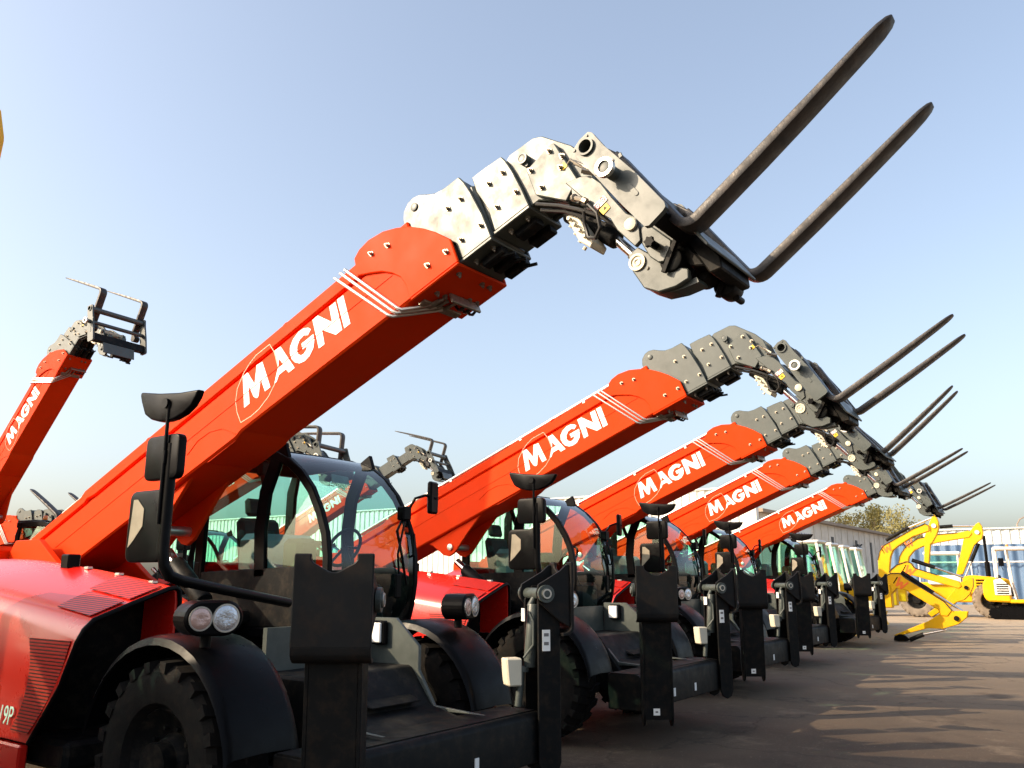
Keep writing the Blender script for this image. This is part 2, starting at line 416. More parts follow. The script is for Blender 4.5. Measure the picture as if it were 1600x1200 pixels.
def stabilizer(cx, cy, nang, lean, flip):
    """cx,cy: centre of the foot plate at its outer face; nang: azimuth of the outward normal"""
    n = Vector((math.cos(nang), math.sin(nang), 0)); tau = Vector((0, 0, 1)).cross(n)
    if flip: tau = -tau
    base = w(cx, cy, 0)
    F = lambda X, Y, Z: base + tau * X + n * Y + Vector((0, 0, Z))
    mt = Matrix.Translation(base) @ Matrix(((tau.x, n.x, 0, 0), (tau.y, n.y, 0, 0), (tau.z, n.z, 1, 0), (0, 0, 0, 1)))
    lx = lambda z: -0.09 - (1.3 - z) * lean          # leg outer face leans inwards below
    b = MB()
    if not flip:                                      # closed face outwards
        prof = [(-0.14, 1), (0.14, 1)]
    # leg: two side cheeks and an outer web, rounded foot end
    cheek = [(lx(1.55), 1.55), (lx(0.42), 0.42)] + [(lx(0.36) - 0.085 + 0.085 * math.cos(a), 0.36 + 0.10 * math.sin(a)) for a in [R(-x) for x in (0, 45, 90, 135, 180)]] + [(lx(0.42) - 0.17, 0.42), (lx(1.45) - 0.17, 1.45), (lx(1.55) - 0.11, 1.55)]
    for X in (-0.14, 0.118):
        b.prism(cheek, lambda p, d: F(d, p[0], p[1]), X, X + 0.022, 0.004)
    b.prism([(lx(1.52), 1.52), (lx(0.33), 0.33), (lx(0.33) - 0.02, 0.33), (lx(1.52) - 0.02, 1.52)], lambda p, d: F(d, p[0], p[1]), -0.118, 0.118)
    li = part('stabilizer_leg', b.mesh('stabilizer_leg', 'legdark'), 'static')
    b = MB()
    o = [(-0.195, 1.275), (0.195, 1.275), (0.195, 1.72), (0.112, 1.72), (0.112, 1.69), (0.10, 1.675), (0.02, 1.632), (-0.02, 1.632), (-0.10, 1.675), (-0.112, 1.69), (-0.112, 1.72), (-0.195, 1.72)]
    b.prism(o, lambda p, d: F(p[0], d, p[1]), -0.026, 0.0, 0.006)
    lip = [(0.0, 1.281), (-0.004, 1.245), (-0.02, 1.222), (-0.05, 1.205), (-0.09, 1.20), (-0.09, 1.222), (-0.055, 1.226), (-0.034, 1.24), (-0.026, 1.255), (-0.026, 1.281)]
    b.prism(lip, lambda p, d: F(d, p[0], p[1]), -0.193, 0.193, 0.003)
    for X in (-0.175, 0.155):
        b.prism([(-0.026, 1.70), (-0.05, 1.70), (-0.10, 1.655), (-0.27, 1.56), (-0.285, 1.50), (-0.27, 1.44), (-0.10, 1.30), (-0.026, 1.26)], lambda p, d: F(d, p[0], p[1]), X, X + 0.02, 0.003)
    fp = sub('foot_plate', b.mesh('foot_plate', 'rusty'), li)
    b = MB()
    b.cyl(F(-0.215, -0.22, 1.495), F(0.215, -0.22, 1.495), 0.040, seg=24, bev=0.004)
    for sg in (-1, 1): b.ring(F(sg * 0.18, -0.22, 1.495), F(sg * 0.205, -0.22, 1.495), 0.062, 0.038)
    for sg in (-1, 1): b.ring(F(sg * 0.214, -0.22, 1.495), F(sg * 0.219, -0.22, 1.495), 0.034, 0.024, mi=1)
    sub('pivot_pin_or_hole_disc', b.mesh('pivot_pin_or_hole_disc', ['grey', 'pipe']), li)
    ci = None
    b = MB()
    b.cyl(F(0, -0.235, 1.46), F(0, -0.27, 1.40), 0.022, seg=14)
    b.cyl(F(0, -0.235, 1.42), F(0, -0.27, 0.98), 0.046, seg=20, bev=0.006)
    b.cyl(F(0, -0.33, 0.98), F(0, -0.36, 0.72), 0.026, seg=16)
    b.cyl(F(0, -0.33, 0.99), F(0, -0.335, 0.955), 0.052, seg=20)
    b.tube([F(0.05, -0.29, 1.36), F(0.075, -0.27, 1.3), F(0.075, -0.27, 1.14), F(0.04, -0.33, 1.05)], 0.009, 8)
    ci = sub('cylinder', b.mesh('cylinder', 'grey'), li)
    b = MB()
    b.prism([(-0.05, 0.0), (0.05, 0.0), (0.05, 0.19), (-0.07, 0.19), (-0.06, 0.06)], lambda p, d: F(d, -0.40 + p[0], 0.86 + p[1]), -0.06, 0.06, 0.01)
    sub('valve_cover', b.mesh('valve_cover', 'cream'), li)
    b = MB()
    b.prism([(-0.03, 1.30), (0.03, 1.30), (0.03, 1.39), (-0.03, 1.39)], lambda p, d: F(p[0], -0.322 - 0.0, p[1]) + n * d, 0.0, 0.006)
    sub('label_plate', b.mesh('label_plate', 'white'), li)
    # stickers
    b = MB()
    if not flip:
        b.prism([(-0.03, 0.37), (0.03, 0.37), (0.03, 0.43), (-0.03, 0.43)], lambda p, d: F(p[0] - 0.02, lx(p[1]) + d, p[1]), 0.001, 0.005)
        b.prism([(-0.012, 0.393), (0.012, 0.393), (0.012, 0.407), (-0.012, 0.407)], lambda p, d: F(p[0] - 0.02, lx(p[1]) + d, p[1]), 0.004, 0.007, mi=1)
    else:
        b.prism([(-0.03, 1.10), (0.03, 1.10), (0.03, 1.245), (-0.03, 1.245)], lambda p, d: F(0.14 + d, -0.20 + p[0], p[1]), 0.001, 0.005)
        for z in (1.14, 1.20):
            b.prism([(-0.018, z), (0.018, z), (0.018, z + 0.022), (-0.018, z + 0.022)], lambda p, d: F(0.14 + d, -0.20 + p[0], p[1]), 0.004, 0.007, mi=1)
    sub('sticker', b.mesh('sticker', ['white', 'steelgrey']), li)
stabilizer(2.917, 3.101, R(180 + 34.4), 0.06, False)
stabilizer(5.484, 3.376, R(-34.4), 0.0, True)
stabilizer(2.95, 9.65, R(180 - 34.4), 0.05, True)
stabilizer(5.50, 9.65, R(34.4), 0.05, False)

# ---- wheels
def tyre_mesh(Rr=0.58, wd=0.42):
    b = MB(); h = wd / 2
    prof = [(-h * 0.62, 0.30), (-h * 0.9, 0.33), (-h, 0.42), (-h * 0.96, Rr - 0.08), (-h * 0.8, Rr - 0.035), (0, Rr - 0.022), (h * 0.8, Rr - 0.035), (h * 0.96, Rr - 0.08), (h, 0.42), (h * 0.9, 0.33), (h * 0.62, 0.30)]
    b.lathe(prof, lambda a, y, z: Vector((a, y, z)), 48)
    N = 22
    for k in range(N):
        for sg in (-1, 1):
            a = 2 * math.pi * (k + (0.5 if sg > 0 else 0)) / N
            q = [(0.0, -0.020), (h * 0.99, -0.075), (h * 1.02, -0.005), (0.0, 0.045)]
            pts = []
            for (x, u) in q:
                for rr in (Rr - 0.06, Rr):
                    ang = a + u / Rr
                    drop = 0.0 if x < h * 0.5 else 0.022
                    pts.append(Vector((sg * x, (rr - drop) * math.cos(ang), (rr - drop) * math.sin(ang))))
            t = bmesh.new(); V = [t.verts.new(p) for p in pts]
            for f in ((0, 2, 4, 6), (1, 3, 5, 7)): t.faces.new([V[i] for i in f])
            for i in range(4):
                j = (i + 1) % 4; t.faces.new((V[2 * i], V[2 * j], V[2 * j + 1], V[2 * i + 1]))
            bmesh.ops.recalc_face_normals(t, faces=t.faces); b._merge(t)
    return b.mesh('tyre', 'tyre', 25)
def rim_mesh():
    b = MB()
    b.lathe([(-0.13, 0.305), (-0.15, 0.29), (-0.10, 0.25), (-0.06, 0.16), (-0.12, 0.13), (-0.13, 0.0)], lambda a, y, z: Vector((a, y, z)), 32)
    b.lathe([(0.13, 0.305), (0.15, 0.29), (0.10, 0.25), (0.06, 0.16), (0.12, 0.13), (0.13, 0.0)], lambda a, y, z: Vector((a, y, z)), 32)
    for k in range(10):
        a = 2 * math.pi * k / 10
        for sg in (-1, 1): b.cyl((sg * 0.07, 0.19 * math.cos(a), 0.19 * math.sin(a)), (sg * 0.10, 0.19 * math.cos(a), 0.19 * math.sin(a)), 0.014, seg=6)
    return b.mesh('rim', 'dark')
TY, RM = tyre_mesh(), rim_mesh()
hubm = MB(); hubm.cyl((-0.2, 0, 0), (0.2, 0, 0), 0.12, seg=20); hubm = hubm.mesh('hub', 'dark')
for (x, y) in ((3.18, 4.55), (5.30, 4.55), (3.18, 7.87), (5.30, 7.87)):
    o = link('wheel', hubm, root0, Matrix.Translation(w(x, y, 0.58))); REC.append((o, None, 'static')); k = len(REC) - 1
    sub('tyre', TY, k); sub('rim', RM, k)
# ---- fenders
def fender(x0, x1, yc, nm='fender'):
    b = MB()
    path = arc(yc, 0.58, 0.70, 172, 12, 18)
    rows = []
    for yy, zz in path:
        rows.append([w(x0, yy, zz - 0.05), w(x0 + 0.015, yy, zz - 0.01), w(x0 + 0.06, yy, zz + 0.005), w((x0 + x1) / 2, yy, zz + 0.012), w(x1 - 0.06, yy, zz + 0.005), w(x1 - 0.015, yy, zz - 0.01), w(x1, yy, zz - 0.05)])
    b.sheet(rows, 0.015)
    return part(nm, b.mesh(nm, 'black', 50), 'static')
FR = fender(2.94, 3.44, 4.55); FL = fender(5.02, 5.54, 4.55); fender(2.94, 3.44, 7.87); fender(5.02, 5.54, 7.87)

# ---- headlights (an oval housing with two round lamps, turned slightly outwards)
def headlight(x, y, z, yaw):
    mt = Matrix.Translation(w(x, y, z)) @ Matrix.Rotation(yaw, 4, 'Z')
    b = MB()
    outl = [(c * 0.115 + (0.06 if abs(a) < 90 else -0.06) * 0 + 0.055 * math.copysign(1, math.cos(R(a)) + 1e-9), s_ * 0.098) for a, c, s_ in [(k, math.cos(R(k)), math.sin(R(k))) for k in range(0, 360, 15)]]
    f = lambda p, d: mt @ Vector((p[0], d, p[1]))
    b.prism(outl, f, -0.05, 0.14, 0.018)
    b.cyl(mt @ Vector((0, 0.06, -0.08)), mt @ Vector((0, 0.06, -0.16)), 0.03, seg=12)
    hi = part('headlight', b.mesh('headlight', 'black', 40), 'static')
    for sx, r, m in ((0.062, 0.072, 'lens'), (-0.082, 0.060, 'lens_amber')):
        b = MB()
        prof = [(-0.058, 0.0), (-0.064, r * 0.5), (-0.060, r * 0.85), (-0.054, r), (-0.045, r)]
        b.lathe(prof, lambda a, u, v: mt @ Vector((sx + u, a, v)), 24)
        b.ring(mt @ Vector((sx, -0.058, 0)), mt @ Vector((sx, -0.046, 0)), r + 0.006, r - 0.002, mi=1)
        sub('lens', b.mesh('lens', [m, 'pipe']), hi)
headlight(3.03, 4.18, 1.385, R(-14))
headlight(5.30, 4.15, 1.39, R(16))

# ---- engine hood (right-hand side), with its red perforated grilles and lettering
HY0 = 5.24
def hood_sec(y):                    # section at y: z of crease and top rise towards the back
    k = min((y - HY0) / 2.2, 1.0)
    zc = 1.325 + 0.27 * k - 0.02 * k * k; zt = 1.545 + 0.30 * k - 0.08 * k * k
    return zc, zt
def hood_pt(y, u):
    """u 0..1 lower side, 1..2 top"""
    zc, zt = hood_sec(y)
    zb = 0.585
    side = [(2.915, zb), (2.905, 0.95), (2.91, zc - 0.10), (2.935, zc - 0.03), (2.985, zc + 0.025), (3.23, zc + (zt - zc) * 0.55), (3.48, zt - 0.008), (3.53, zt), (3.56, zt - 0.02), (3.57, zt - 0.10), (3.57, 1.0)]
    return side
b = MB()
ys = [5.24, 5.262, 5.35, 5.45, 5.6, 5.75, 5.9, 6.2, 6.7, 7.2, 7.7, 8.2, 8.6, 8.75]
def arch_y(z):                      # front edge sweeps back as it drops (wheel arch)
    t = max(0.0, (1.32 - z) / 0.73)
    return 0.14 * t + 0.36 * t * t
rows = []
for i, y in enumerate(ys):
    fr = max(0.0, 1 - (y - HY0) / 1.0)
    rows.append([w(x, y + arch_y(z) * fr if x < 3.3 else y, z) for x, z in hood_pt(y, 0)])
b.sheet(rows, 0.02)
HD = part('engine_hood', b.mesh('engine_hood', 'hood_red', 28), 'upper')
# dark front seal; bulkhead behind it painted dark to hold the recess shade
b = MB()
fr = [(x, y_, z) for (x, z), y_ in [((x, z), HY0 + (arch_y(z) if x < 3.3 else 0)) for x, z in hood_pt(HY0, 0)]]
b.tube([w(x + 0.012, y - 0.004, z - 0.004) for x, y, z in fr], 0.017, 8)
sub('hood_seal', b.mesh('hood_seal', 'black'), HD)
b = MB()
pl = [(x + 0.02, z - 0.02) for x, z in hood_pt(HY0, 0)]
rows = [[w(3.02, HY0 + 0.40 + arch_y(z), z) for z in (0.62, 0.9, 1.1, 1.29)], [w(3.25, HY0 + 0.40 + arch_y(z) * 0.6, z) for z in (0.62, 0.9, 1.15, 1.40)], [w(3.55, HY0 + 0.4, z) for z in (0.62, 0.95, 1.2, 1.52)]]
b.sheet(rows, 0.02)
sub('bulkhead', b.mesh('bulkhead', 'dark'), HD)
def hpt(y, v, off=0.004):           # point on the sloped top, v 0 outer..1 inner
    zc, zt = hood_sec(y); x0, z0, x1, z1 = 2.985, zc + 0.025, 3.48, zt - 0.008
    mid = (3.23, zc + (zt - zc) * 0.55)
    if v < 0.5: a = v / 0.5; x = x0 + (mid[0] - x0) * a; z = z0 + (mid[1] - z0) * a
    else: a = (v - 0.5) / 0.5; x = mid[0] + (x1 - mid[0]) * a; z = mid[1] + (z1 - mid[1]) * a
    return w(x - 0.4 * off, y, z + off)
for (v0, v1, ya, yb) in ((0.03, 0.47, 5.285, 5.76), (0.54, 0.98, 5.285, 5.80)):
    b = MB(); rows = []
    for i in range(9):
        v = v0 + (v1 - v0) * i / 8
        yy = ya + (yb - ya) * (0.9 + 0.2 * v)
        rows.append([hpt(ya + (yy - ya) * j / 4, v, 0.008) for j in range(5)])
    b.sheet(rows, -0.006)
    sub('grille', b.mesh('grille', 'mesh'), HD)
b = MB(); rows = []
for i in range(13):
    z = 0.64 + (hood_sec(5.3)[0] - 0.108 - 0.64) * i / 12
    x = 2.9095 + (0.003 if z < 1.1 else 0.0) - 0.008
    if z > hood_sec(5.3)[0] - 0.11: x = 2.91 + 0.02 * (z - hood_sec(5.3)[0] + 0.11) / 0.07 - 0.008
    f0 = HY0 + 0.045 + arch_y(z); wd = 0.24 + 0.30 * (i / 12) ** 1.5
    rows.append([w(x, f0 + wd * j / 4, z) for j in range(5)])
b.sheet(rows, 0.005)
sub('grille', b.mesh('grille', 'mesh'), HD)
# lower side skirt
b = MB(); b.wbox((2.90, 5.80, 0.30), (2.96, 7.2, 0.565), 0.012)
sub('skirt_panel', b.mesh('skirt_panel', 'hood_red'), HD)
# clips along the inner top edge, black lamp box on top
for y in (5.45, 5.9, 6.35):
    z = hood_sec(y)[1]; b = MB(); b.box(w(3.50, y, z) - Vector((0.02, 0.03, 0.006)), w(3.50, y, z) + Vector((0.02, 0.03, 0.014)), 0.004)
    sub('hinge', b.mesh('hinge', 'pipe'), HD)
b = MB(); z = hood_sec(6.55)[1]; b.box(w(3.44, 6.55, z - 0.02), w(3.54, 6.67, z + 0.09), 0.01)
sub('sensor_box', b.mesh('sensor_box', 'black'), HD)
def text_mesh(body, size, shear, m, extrude=0.002):
    cu = bpy.data.curves.new('txt', 'FONT'); cu.body = body; cu.size = size; cu.shear = shear; cu.extrude = extrude
    o = bpy.data.objects.new('txt', cu); COL.objects.link(o)
    dg = bpy.context.evaluated_depsgraph_get(); me = bpy.data.meshes.new_from_object(o.evaluated_get(dg))
    bpy.data.objects.remove(o); me.materials.clear(); me.materials.append(M[m]); me.name = 'lettering'
    return me
# text frame: x -> -y (reads forwards), y -> z, normal -x
TX = Matrix(((0, 0, -1, 0), (-1, 0, 0, 0), (0, 1, 0, 0), (0, 0, 0, 1)))
sub('lettering', text_mesh('19P', 0.165, 0.22, 'white', 0.0015), HD, Matrix.Translation(w(2.9005, 6.15, 0.675)) @ TX @ Matrix.Diagonal((0.82, 1, 1, 1)))

# ---- turret and boom supports
b = MB()
b.cyl(w(4.28, 6.75, 1.12), w(4.28, 6.75, 1.24), 0.62, seg=40, bev=0.01)
b.wbox((3.6, 5.95, 1.24), (4.98, 8.75, 1.34), 0.02)
TU = part('turret', b.mesh('turret', 'dark'), 'upper')
b = MB()
for x in (3.86, 4.60):
    b.prism([(8.75, 1.34), (6.6, 1.34), (7.4, 1.62), (8.0, 1.95), (8.45, 1.95), (8.75, 1.6)], lambda p, d: w(d, p[0], p[1]), x, x + 0.06, 0.006)
b.wbox((3.62, 8.55, 1.34), (4.94, 8.95, 1.9), 0.04)
sub('boom_support', b.mesh('boom_support', 'red'), TU)
# lift cylinder
b = MB()
b.cyl(w(4.27, 5.98, 1.42), w(4.27, 6.42, 1.72), 0.075, seg=20, bev=0.01)
b.cyl(w(4.27, 6.38, 1.69), w(4.27, 6.55, 1.82), 0.045, seg=18, mi=1)
LC = part('lift_cylinder', b.mesh('lift_cylinder', ['dark', 'chrome']), 'upper')

# ---- cab
XC0, XC1 = 4.69, 5.72
FRONT = [(6.25, 2.715), (5.95, 2.70), (5.72, 2.66), (5.56, 2.59), (5.40, 2.48), (5.25, 2.33), (5.13, 2.14), (5.05, 1.96), (5.015, 1.77), (5.01, 1.57), (5.04, 1.38), (5.09, 1.22)]
b = MB()
outline = FRONT + [(6.0, 1.18), (6.78, 1.18), (6.82, 1.6), (6.78, 2.45), (6.70, 2.66), (6.6, 2.715)]
fx = lambda p, d: w(d, p[0], p[1])
for x in (XC0, XC1 - 0.05):
    b.prism(strip(FRONT, 0.075), fx, x, x + 0.05, 0.008)                       # front arch
    b.prism(strip([(5.80, 1.62), (5.835, 2.0), (5.80, 2.30), (5.68, 2.56), (5.58, 2.60)][::-1], 0.14), fx, x + 0.004, x + 0.046, 0.006)   # middle pillar
    b.prism([(6.70, 1.2), (6.82, 1.2), (6.80, 2.45), (6.70, 2.70), (6.62, 2.70), (6.68, 2.40)], fx, x + 0.004, x + 0.046, 0.006)
    b.prism([(6.7, 2.60), (6.7, 2.71), (5.9, 2.705), (5.62, 2.60), (5.7, 2.58), (6.1, 2.62)], fx, x + 0.008, x + 0.042, 0.004)
b.wbox((XC0, 6.72, 1.2), (XC1, 6.80, 1.75), 0.01)
b.wbox((XC0, 6.70, 2.60), (XC1, 6.78, 2.71), 0.01)
b.wbox((XC0, 5.1, 1.12), (XC1, 6.8, 1.22), 0.02)
b.prism([(6.8, 2.70), (6.8, 2.745), (6.2, 2.745), (6.0, 2.725), (6.0, 2.70)], fx, XC0 + 0.02, XC1 - 0.02, 0.01)
CB = part('cab', b.mesh('cab', 'black'), 'upper')
for x in (XC0 + 0.004, XC1 - 0.045):
    b = MB(); b.prism([(5.10, 1.22), (5.05, 1.45), (5.06, 1.60), (5.30, 1.70), (6.70, 1.66), (6.70, 1.2)], fx, x, x + 0.04, 0.01)
    sub('door_panel', b.mesh('door_panel', 'dark'), CB)
b = MB(); rows = []
for (y, z) in FRONT:
    rows.append([w(XC0 + 0.05 + (XC1 - XC0 - 0.1) * k / 6, y - 0.03 * math.sin(math.pi * k / 6) + 0.012, z + (0.0)) for k in range(7)])
b.sheet(rows)
sub('windscreen', b.mesh('windscreen', 'wind', 80), CB)
for x in (XC0 + 0.022, XC1 - 0.024):
    b = MB(); b.prism([(5.10, 1.7), (5.12, 1.9), (5.2, 2.13), (5.33, 2.33), (5.5, 2.48), (5.7, 2.6), (6.68, 2.66), (6.70, 1.66), (5.30, 1.70)], fx, x, x + 0.003)
    sub('side_window', b.mesh('side_window', 'glass'), CB)
b = MB(); b.wbox((XC0 + 0.05, 6.755, 1.75), (XC1 - 0.05, 6.758, 2.6)); sub('rear_window', b.mesh('rear_window', 'glass'), CB)
b = MB()
b.wbox((4.95, 6.02, 1.28), (5.45, 6.5, 1.62), 0.05); b.prism([(6.40, 1.58), (6.56, 1.58), (6.66, 2.14), (6.56, 2.16)], fx, 4.97, 5.43, 0.04)
b.prism([(6.56, 2.17), (6.64, 2.17), (6.67, 2.34), (6.60, 2.34)], fx, 5.06, 5.34, 0.03)
SE = sub('seat', b.mesh('seat', 'seat'), CB)
b = MB(); b.wbox((4.80, 6.08, 1.62), (5.50, 6.36, 1.99), 0.06); sub('plastic_wrap', b.mesh('plastic_wrap', 'film'), CB)
b = MB(); b.wbox((4.80, 5.50, 1.60), (5.02, 5.74, 1.93), 0.04); sub('control_box', b.mesh('control_box', 'ochre'), CB)
b = MB()
mt = Matrix.Translation(w(5.22, 5.42, 1.86)) @ Matrix.Rotation(R(-62), 4, 'X')
b.tube([mt @ Vector((0.17 * math.cos(2 * math.pi * k / 24), 0.17 * math.sin(2 * math.pi * k / 24), 0)) for k in range(24)], 0.015, 8, closed=True)
for k in range(3):
    a = 2 * math.pi * k / 3; b.cyl(mt @ Vector((0, 0, 0)), mt @ Vector((0.17 * math.cos(a), 0.17 * math.sin(a), 0)), 0.012, seg=8)
b.cyl(mt @ Vector((0, 0, 0)), w(5.22, 5.2, 1.25), 0.035, seg=12)
b.wbox((5.0, 5.12, 1.22), (5.45, 5.3, 1.55), 0.04)
sub('steering_column', b.mesh('steering_column', 'black'), CB)
b = MB()
b.tube([w(5.58, 5.02, 1.55), w(5.50, 5.00, 1.78), w(5.46, 5.03, 2.0), w(5.60, 5.10, 2.12)], 0.011, 8)
b.tube([w(5.46, 4.99, 1.62), w(5.42, 4.975, 1.8), w(5.58, 5.06, 2.08), w(5.62, 5.12, 2.16)], 0.009, 8)
b.box(w(5.56, 5.05, 2.10), w(5.66, 5.14, 2.22), 0.01)
b.tube([w(5.60, 5.02, 1.78), w(5.64, 5.0, 1.80), w(5.66, 5.02, 1.98)], 0.012, 8)
b.box(w(5.40, 4.965, 1.44), w(5.47, 5.0, 1.64), 0.01)
sub('wiper', b.mesh('wiper', 'black'), CB)
b = MB(); b.cyl(w(5.1, 6.5, 2.745), w(5.1, 6.5, 2.77), 0.05, seg=18); b.cyl(w(5.1, 6.5, 2.77), w(5.1, 6.5, 2.86), 0.045, 0.038, seg=18, bev=0.01, mi=1)
sub('beacon', b.mesh('beacon', ['black', 'amber']), CB)
b = MB(); b.wbox((4.78, 6.05, 2.48), (4.88, 6.12, 2.62), 0.02); b.cyl(w(4.83, 6.0, 2.3), w(4.83, 6.1, 2.55), 0.03, seg=10)
sub('inside_lamp', b.mesh('inside_lamp', 'black'), CB)
# left door mirror
b = MB()
b.tube([w(5.70, 5.16, 2.16), w(5.73, 5.08, 2.30), w(5.80, 5.02, 2.33), w(5.92, 5.0, 2.31)], 0.013, 8)
LM = sub('door_mirror', b.mesh('door_mirror', 'black'), CB)
b2 = MB()
b2.prism([(-0.07, -0.14), (0.07, -0.14), (0.075, 0.0), (0.07, 0.15), (-0.07, 0.15), (-0.075, 0.0)], lambda p, d: w(5.90, 5.03, 2.31) + Matrix.Rotation(R(14), 3, 'Z') @ Vector((p[0], d, p[1])), -0.03, 0.02, 0.015)
o = link('mirror_head', b2.mesh('mirror_head', 'black'), REC[CB][0]); REC.append((o, CB, None))

# ---- mirror stand at the right front corner
b = MB()
b.tube([w(3.95, 4.62, 1.44), w(3.30, 4.46, 1.535), w(2.92, 4.34, 1.59), w(2.845, 4.335, 1.615), w(2.815, 4.345, 1.67), w(2.81, 4.36, 1.76), w(2.81, 4.36, 2.36)], 0.031, 14)
b.tube([w(2.775, 4.38, 1.90), w(2.775, 4.38, 2.59)], 0.011, 10)
b.box(w(2.765, 4.365, 2.24), w(2.80, 4.395, 2.32), 0.005)
b.tube([w(3.95, 4.70, 1.46), w(3.3, 4.58, 1.56), w(3.05, 4.50, 1.56)], 0.014, 8)
MS = part('mirror_stand', b.mesh('mirror_stand', 'black'), 'static')
mrot = Matrix.Rotation(R(-4), 3, 'Z')
def mirror(nm, outl, c, mis):
    b = MB(); C = w(*c)
    f = lambda p, d: C + Vector((d, -p[0], p[1]))
    b.prism(outl, f, -0.012, 0.04, 0.012, seg=3)
    k = sub(nm, b.mesh(nm, 'black', 40), MS)
half = [(-0.29, 0.115), (-0.10, 0.085), (0.10, 0.065), (0.29, 0.06)] + [(0.28 * math.cos(R(a)), 0.06 + 0.155 * math.sin(R(a)) * 1.0) for a in (-15, -35, -55, -75, -90, -105, -125, -145)] + [(-0.275, 0.05), (-0.292, 0.09)]
bb = MB(); C = w(2.775, 4.40, 2.585)
n = len(half)
bb.prism(half, lambda p, d: C + Vector((d, -p[0], p[1])), 0.0, 0.05, 0.014, seg=3)
bb.cyl(C + Vector((-0.02, 0, 0.01)), C + Vector((0.0, 0, 0.01)), 0.03, seg=14)
sub('wide_angle_mirror', bb.mesh('wide_angle_mirror', 'black', 40), MS)
rr = lambda a, c, r: [(x + (a - r) * sx, y + (c - r) * sy) for sx, sy, q in ((1, 1, 0), (-1, 1, 90), (-1, -1, 180), (1, -1, 270)) for x, y in [(r * math.cos(R(q + t)), r * math.sin(R(q + t))) for t in (0, 30, 60, 90)]]
mirror('mirror', rr(0.165, 0.13, 0.04), (2.80, 4.43, 2.285), 0)
mirror('mirror', rr(0.18, 0.205, 0.05), (2.80, 4.53, 1.895), 0)
b = MB(); C = w(2.786, 4.53, 1.895)
b.prism([(-0.15, -0.12), (-0.10, -0.08), (-0.02, 0.0), (-0.02, 0.10), (-0.09, 0.155), (-0.13, 0.155)], lambda p, d: C + Vector((d, -p[0], p[1])), -0.0015, 0.001)
sub('mirror_glass', b.mesh('mirror_glass', 'mirbeige'), MS)

# ---- boom base section
fb = lambda p, d: st(d, p[0], p[1])
BW = 0.48
b = MB()
b.prism([(-3.42, 0.28), (-3.3, 0.375), (-2.37, 0.385), (-2.33, 0.40), (1.50, 0.40), (1.50, -0.10), (1.9, -0.158), (-0.09, -0.158), (-0.16, -0.185), (-2.6, -0.185), (-3.1, -0.10), (-3.42, 0.05)][:0] or [(-3.42, 0.10), (-3.36, 0.262), (1.95, 0.262), (1.95, -0.158), (-0.09, -0.158), (-0.17, -0.18), (-2.7, -0.18), (-3.2, -0.08)], fb, 0, BW, 0.014)
b.prism([(-3.36, 0.262), (-3.36, 0.285), (1.95, 0.285), (1.95, 0.262)], fb, 0.03, BW - 0.03)
b.prism([(-3.36, 0.285), (-3.33, 0.372), (-2.40, 0.372), (-2.32, 0.398), (1.95, 0.398), (1.95, 0.285), (-2.18, 0.285), (-2.30, 0.305), (-2.36, 0.285)], fb, 0, BW, 0.010)
b.prism([(-2.9, 0.088), (-2.9, 0.094), (1.7, 0.106), (1.7, 0.100)], fb, -0.004, 0.01)
# bracket for the lift cylinder
b.prism([(-1.78, -0.19), (-1.72, -0.24), (-1.6, -0.42), (-1.52, -0.47), (-1.42, -0.46), (-1.12, -0.30), (-0.85, -0.18)], fb, 0.05, 0.085, 0.005)
b.prism([(-1.78, -0.19), (-1.72, -0.24), (-1.6, -0.42), (-1.52, -0.47), (-1.42, -0.46), (-1.12, -0.30), (-0.85, -0.18)], fb, 0.395, 0.43, 0.005)
b.prism([(-0.17, -0.178), (-0.60, -0.182), (-0.55, -0.19), (-0.2, -0.186)], fb, 0.02, BW - 0.02)
BO = part('boom', b.mesh('boom', 'red'), 'boom')
b = MB(); b.cyl(st(0.03, -1.455, -0.37), st(0.45, -1.455, -0.37), 0.042, seg=22, bev=0.004)
sub('bracket_pin', b.mesh('bracket_pin', 'pipe'), BO)
# curved welded stiffener outline low on the side
b = MB(); b.tube([st(-0.002, s, t) for s, t in [(-0.78, -0.02), (-0.62, 0.028), (-0.45, 0.022), (-0.30, -0.03), (-0.16, -0.15)]], 0.0035, 6)
sub('weld_bead', b.mesh('weld_bead', 'red'), BO)
for s0 in (0.47, -1.45):
    b = MB()
    o_ = [(s0, 0.39), (s0 + 0.035, 0.435), (s0 + 0.06, 0.452), (s0 + 0.085, 0.455), (s0 + 0.11, 0.448), (s0 + 0.135, 0.425), (s0 + 0.16, 0.39)]
    i_ = [(s0 + 0.085 + 0.027 * math.cos(R(a)), 0.415 + 0.027 * math.sin(R(a))) for a in range(200, -21, -20)]
    b.prism(o_ + [(s0 + 0.115, 0.39)] + i_[::-1] + [(s0 + 0.055, 0.39)], fb, 0.06, 0.08, 0.003)
    sub('lifting_lug', b.mesh('lifting_lug', 'red'), BO)
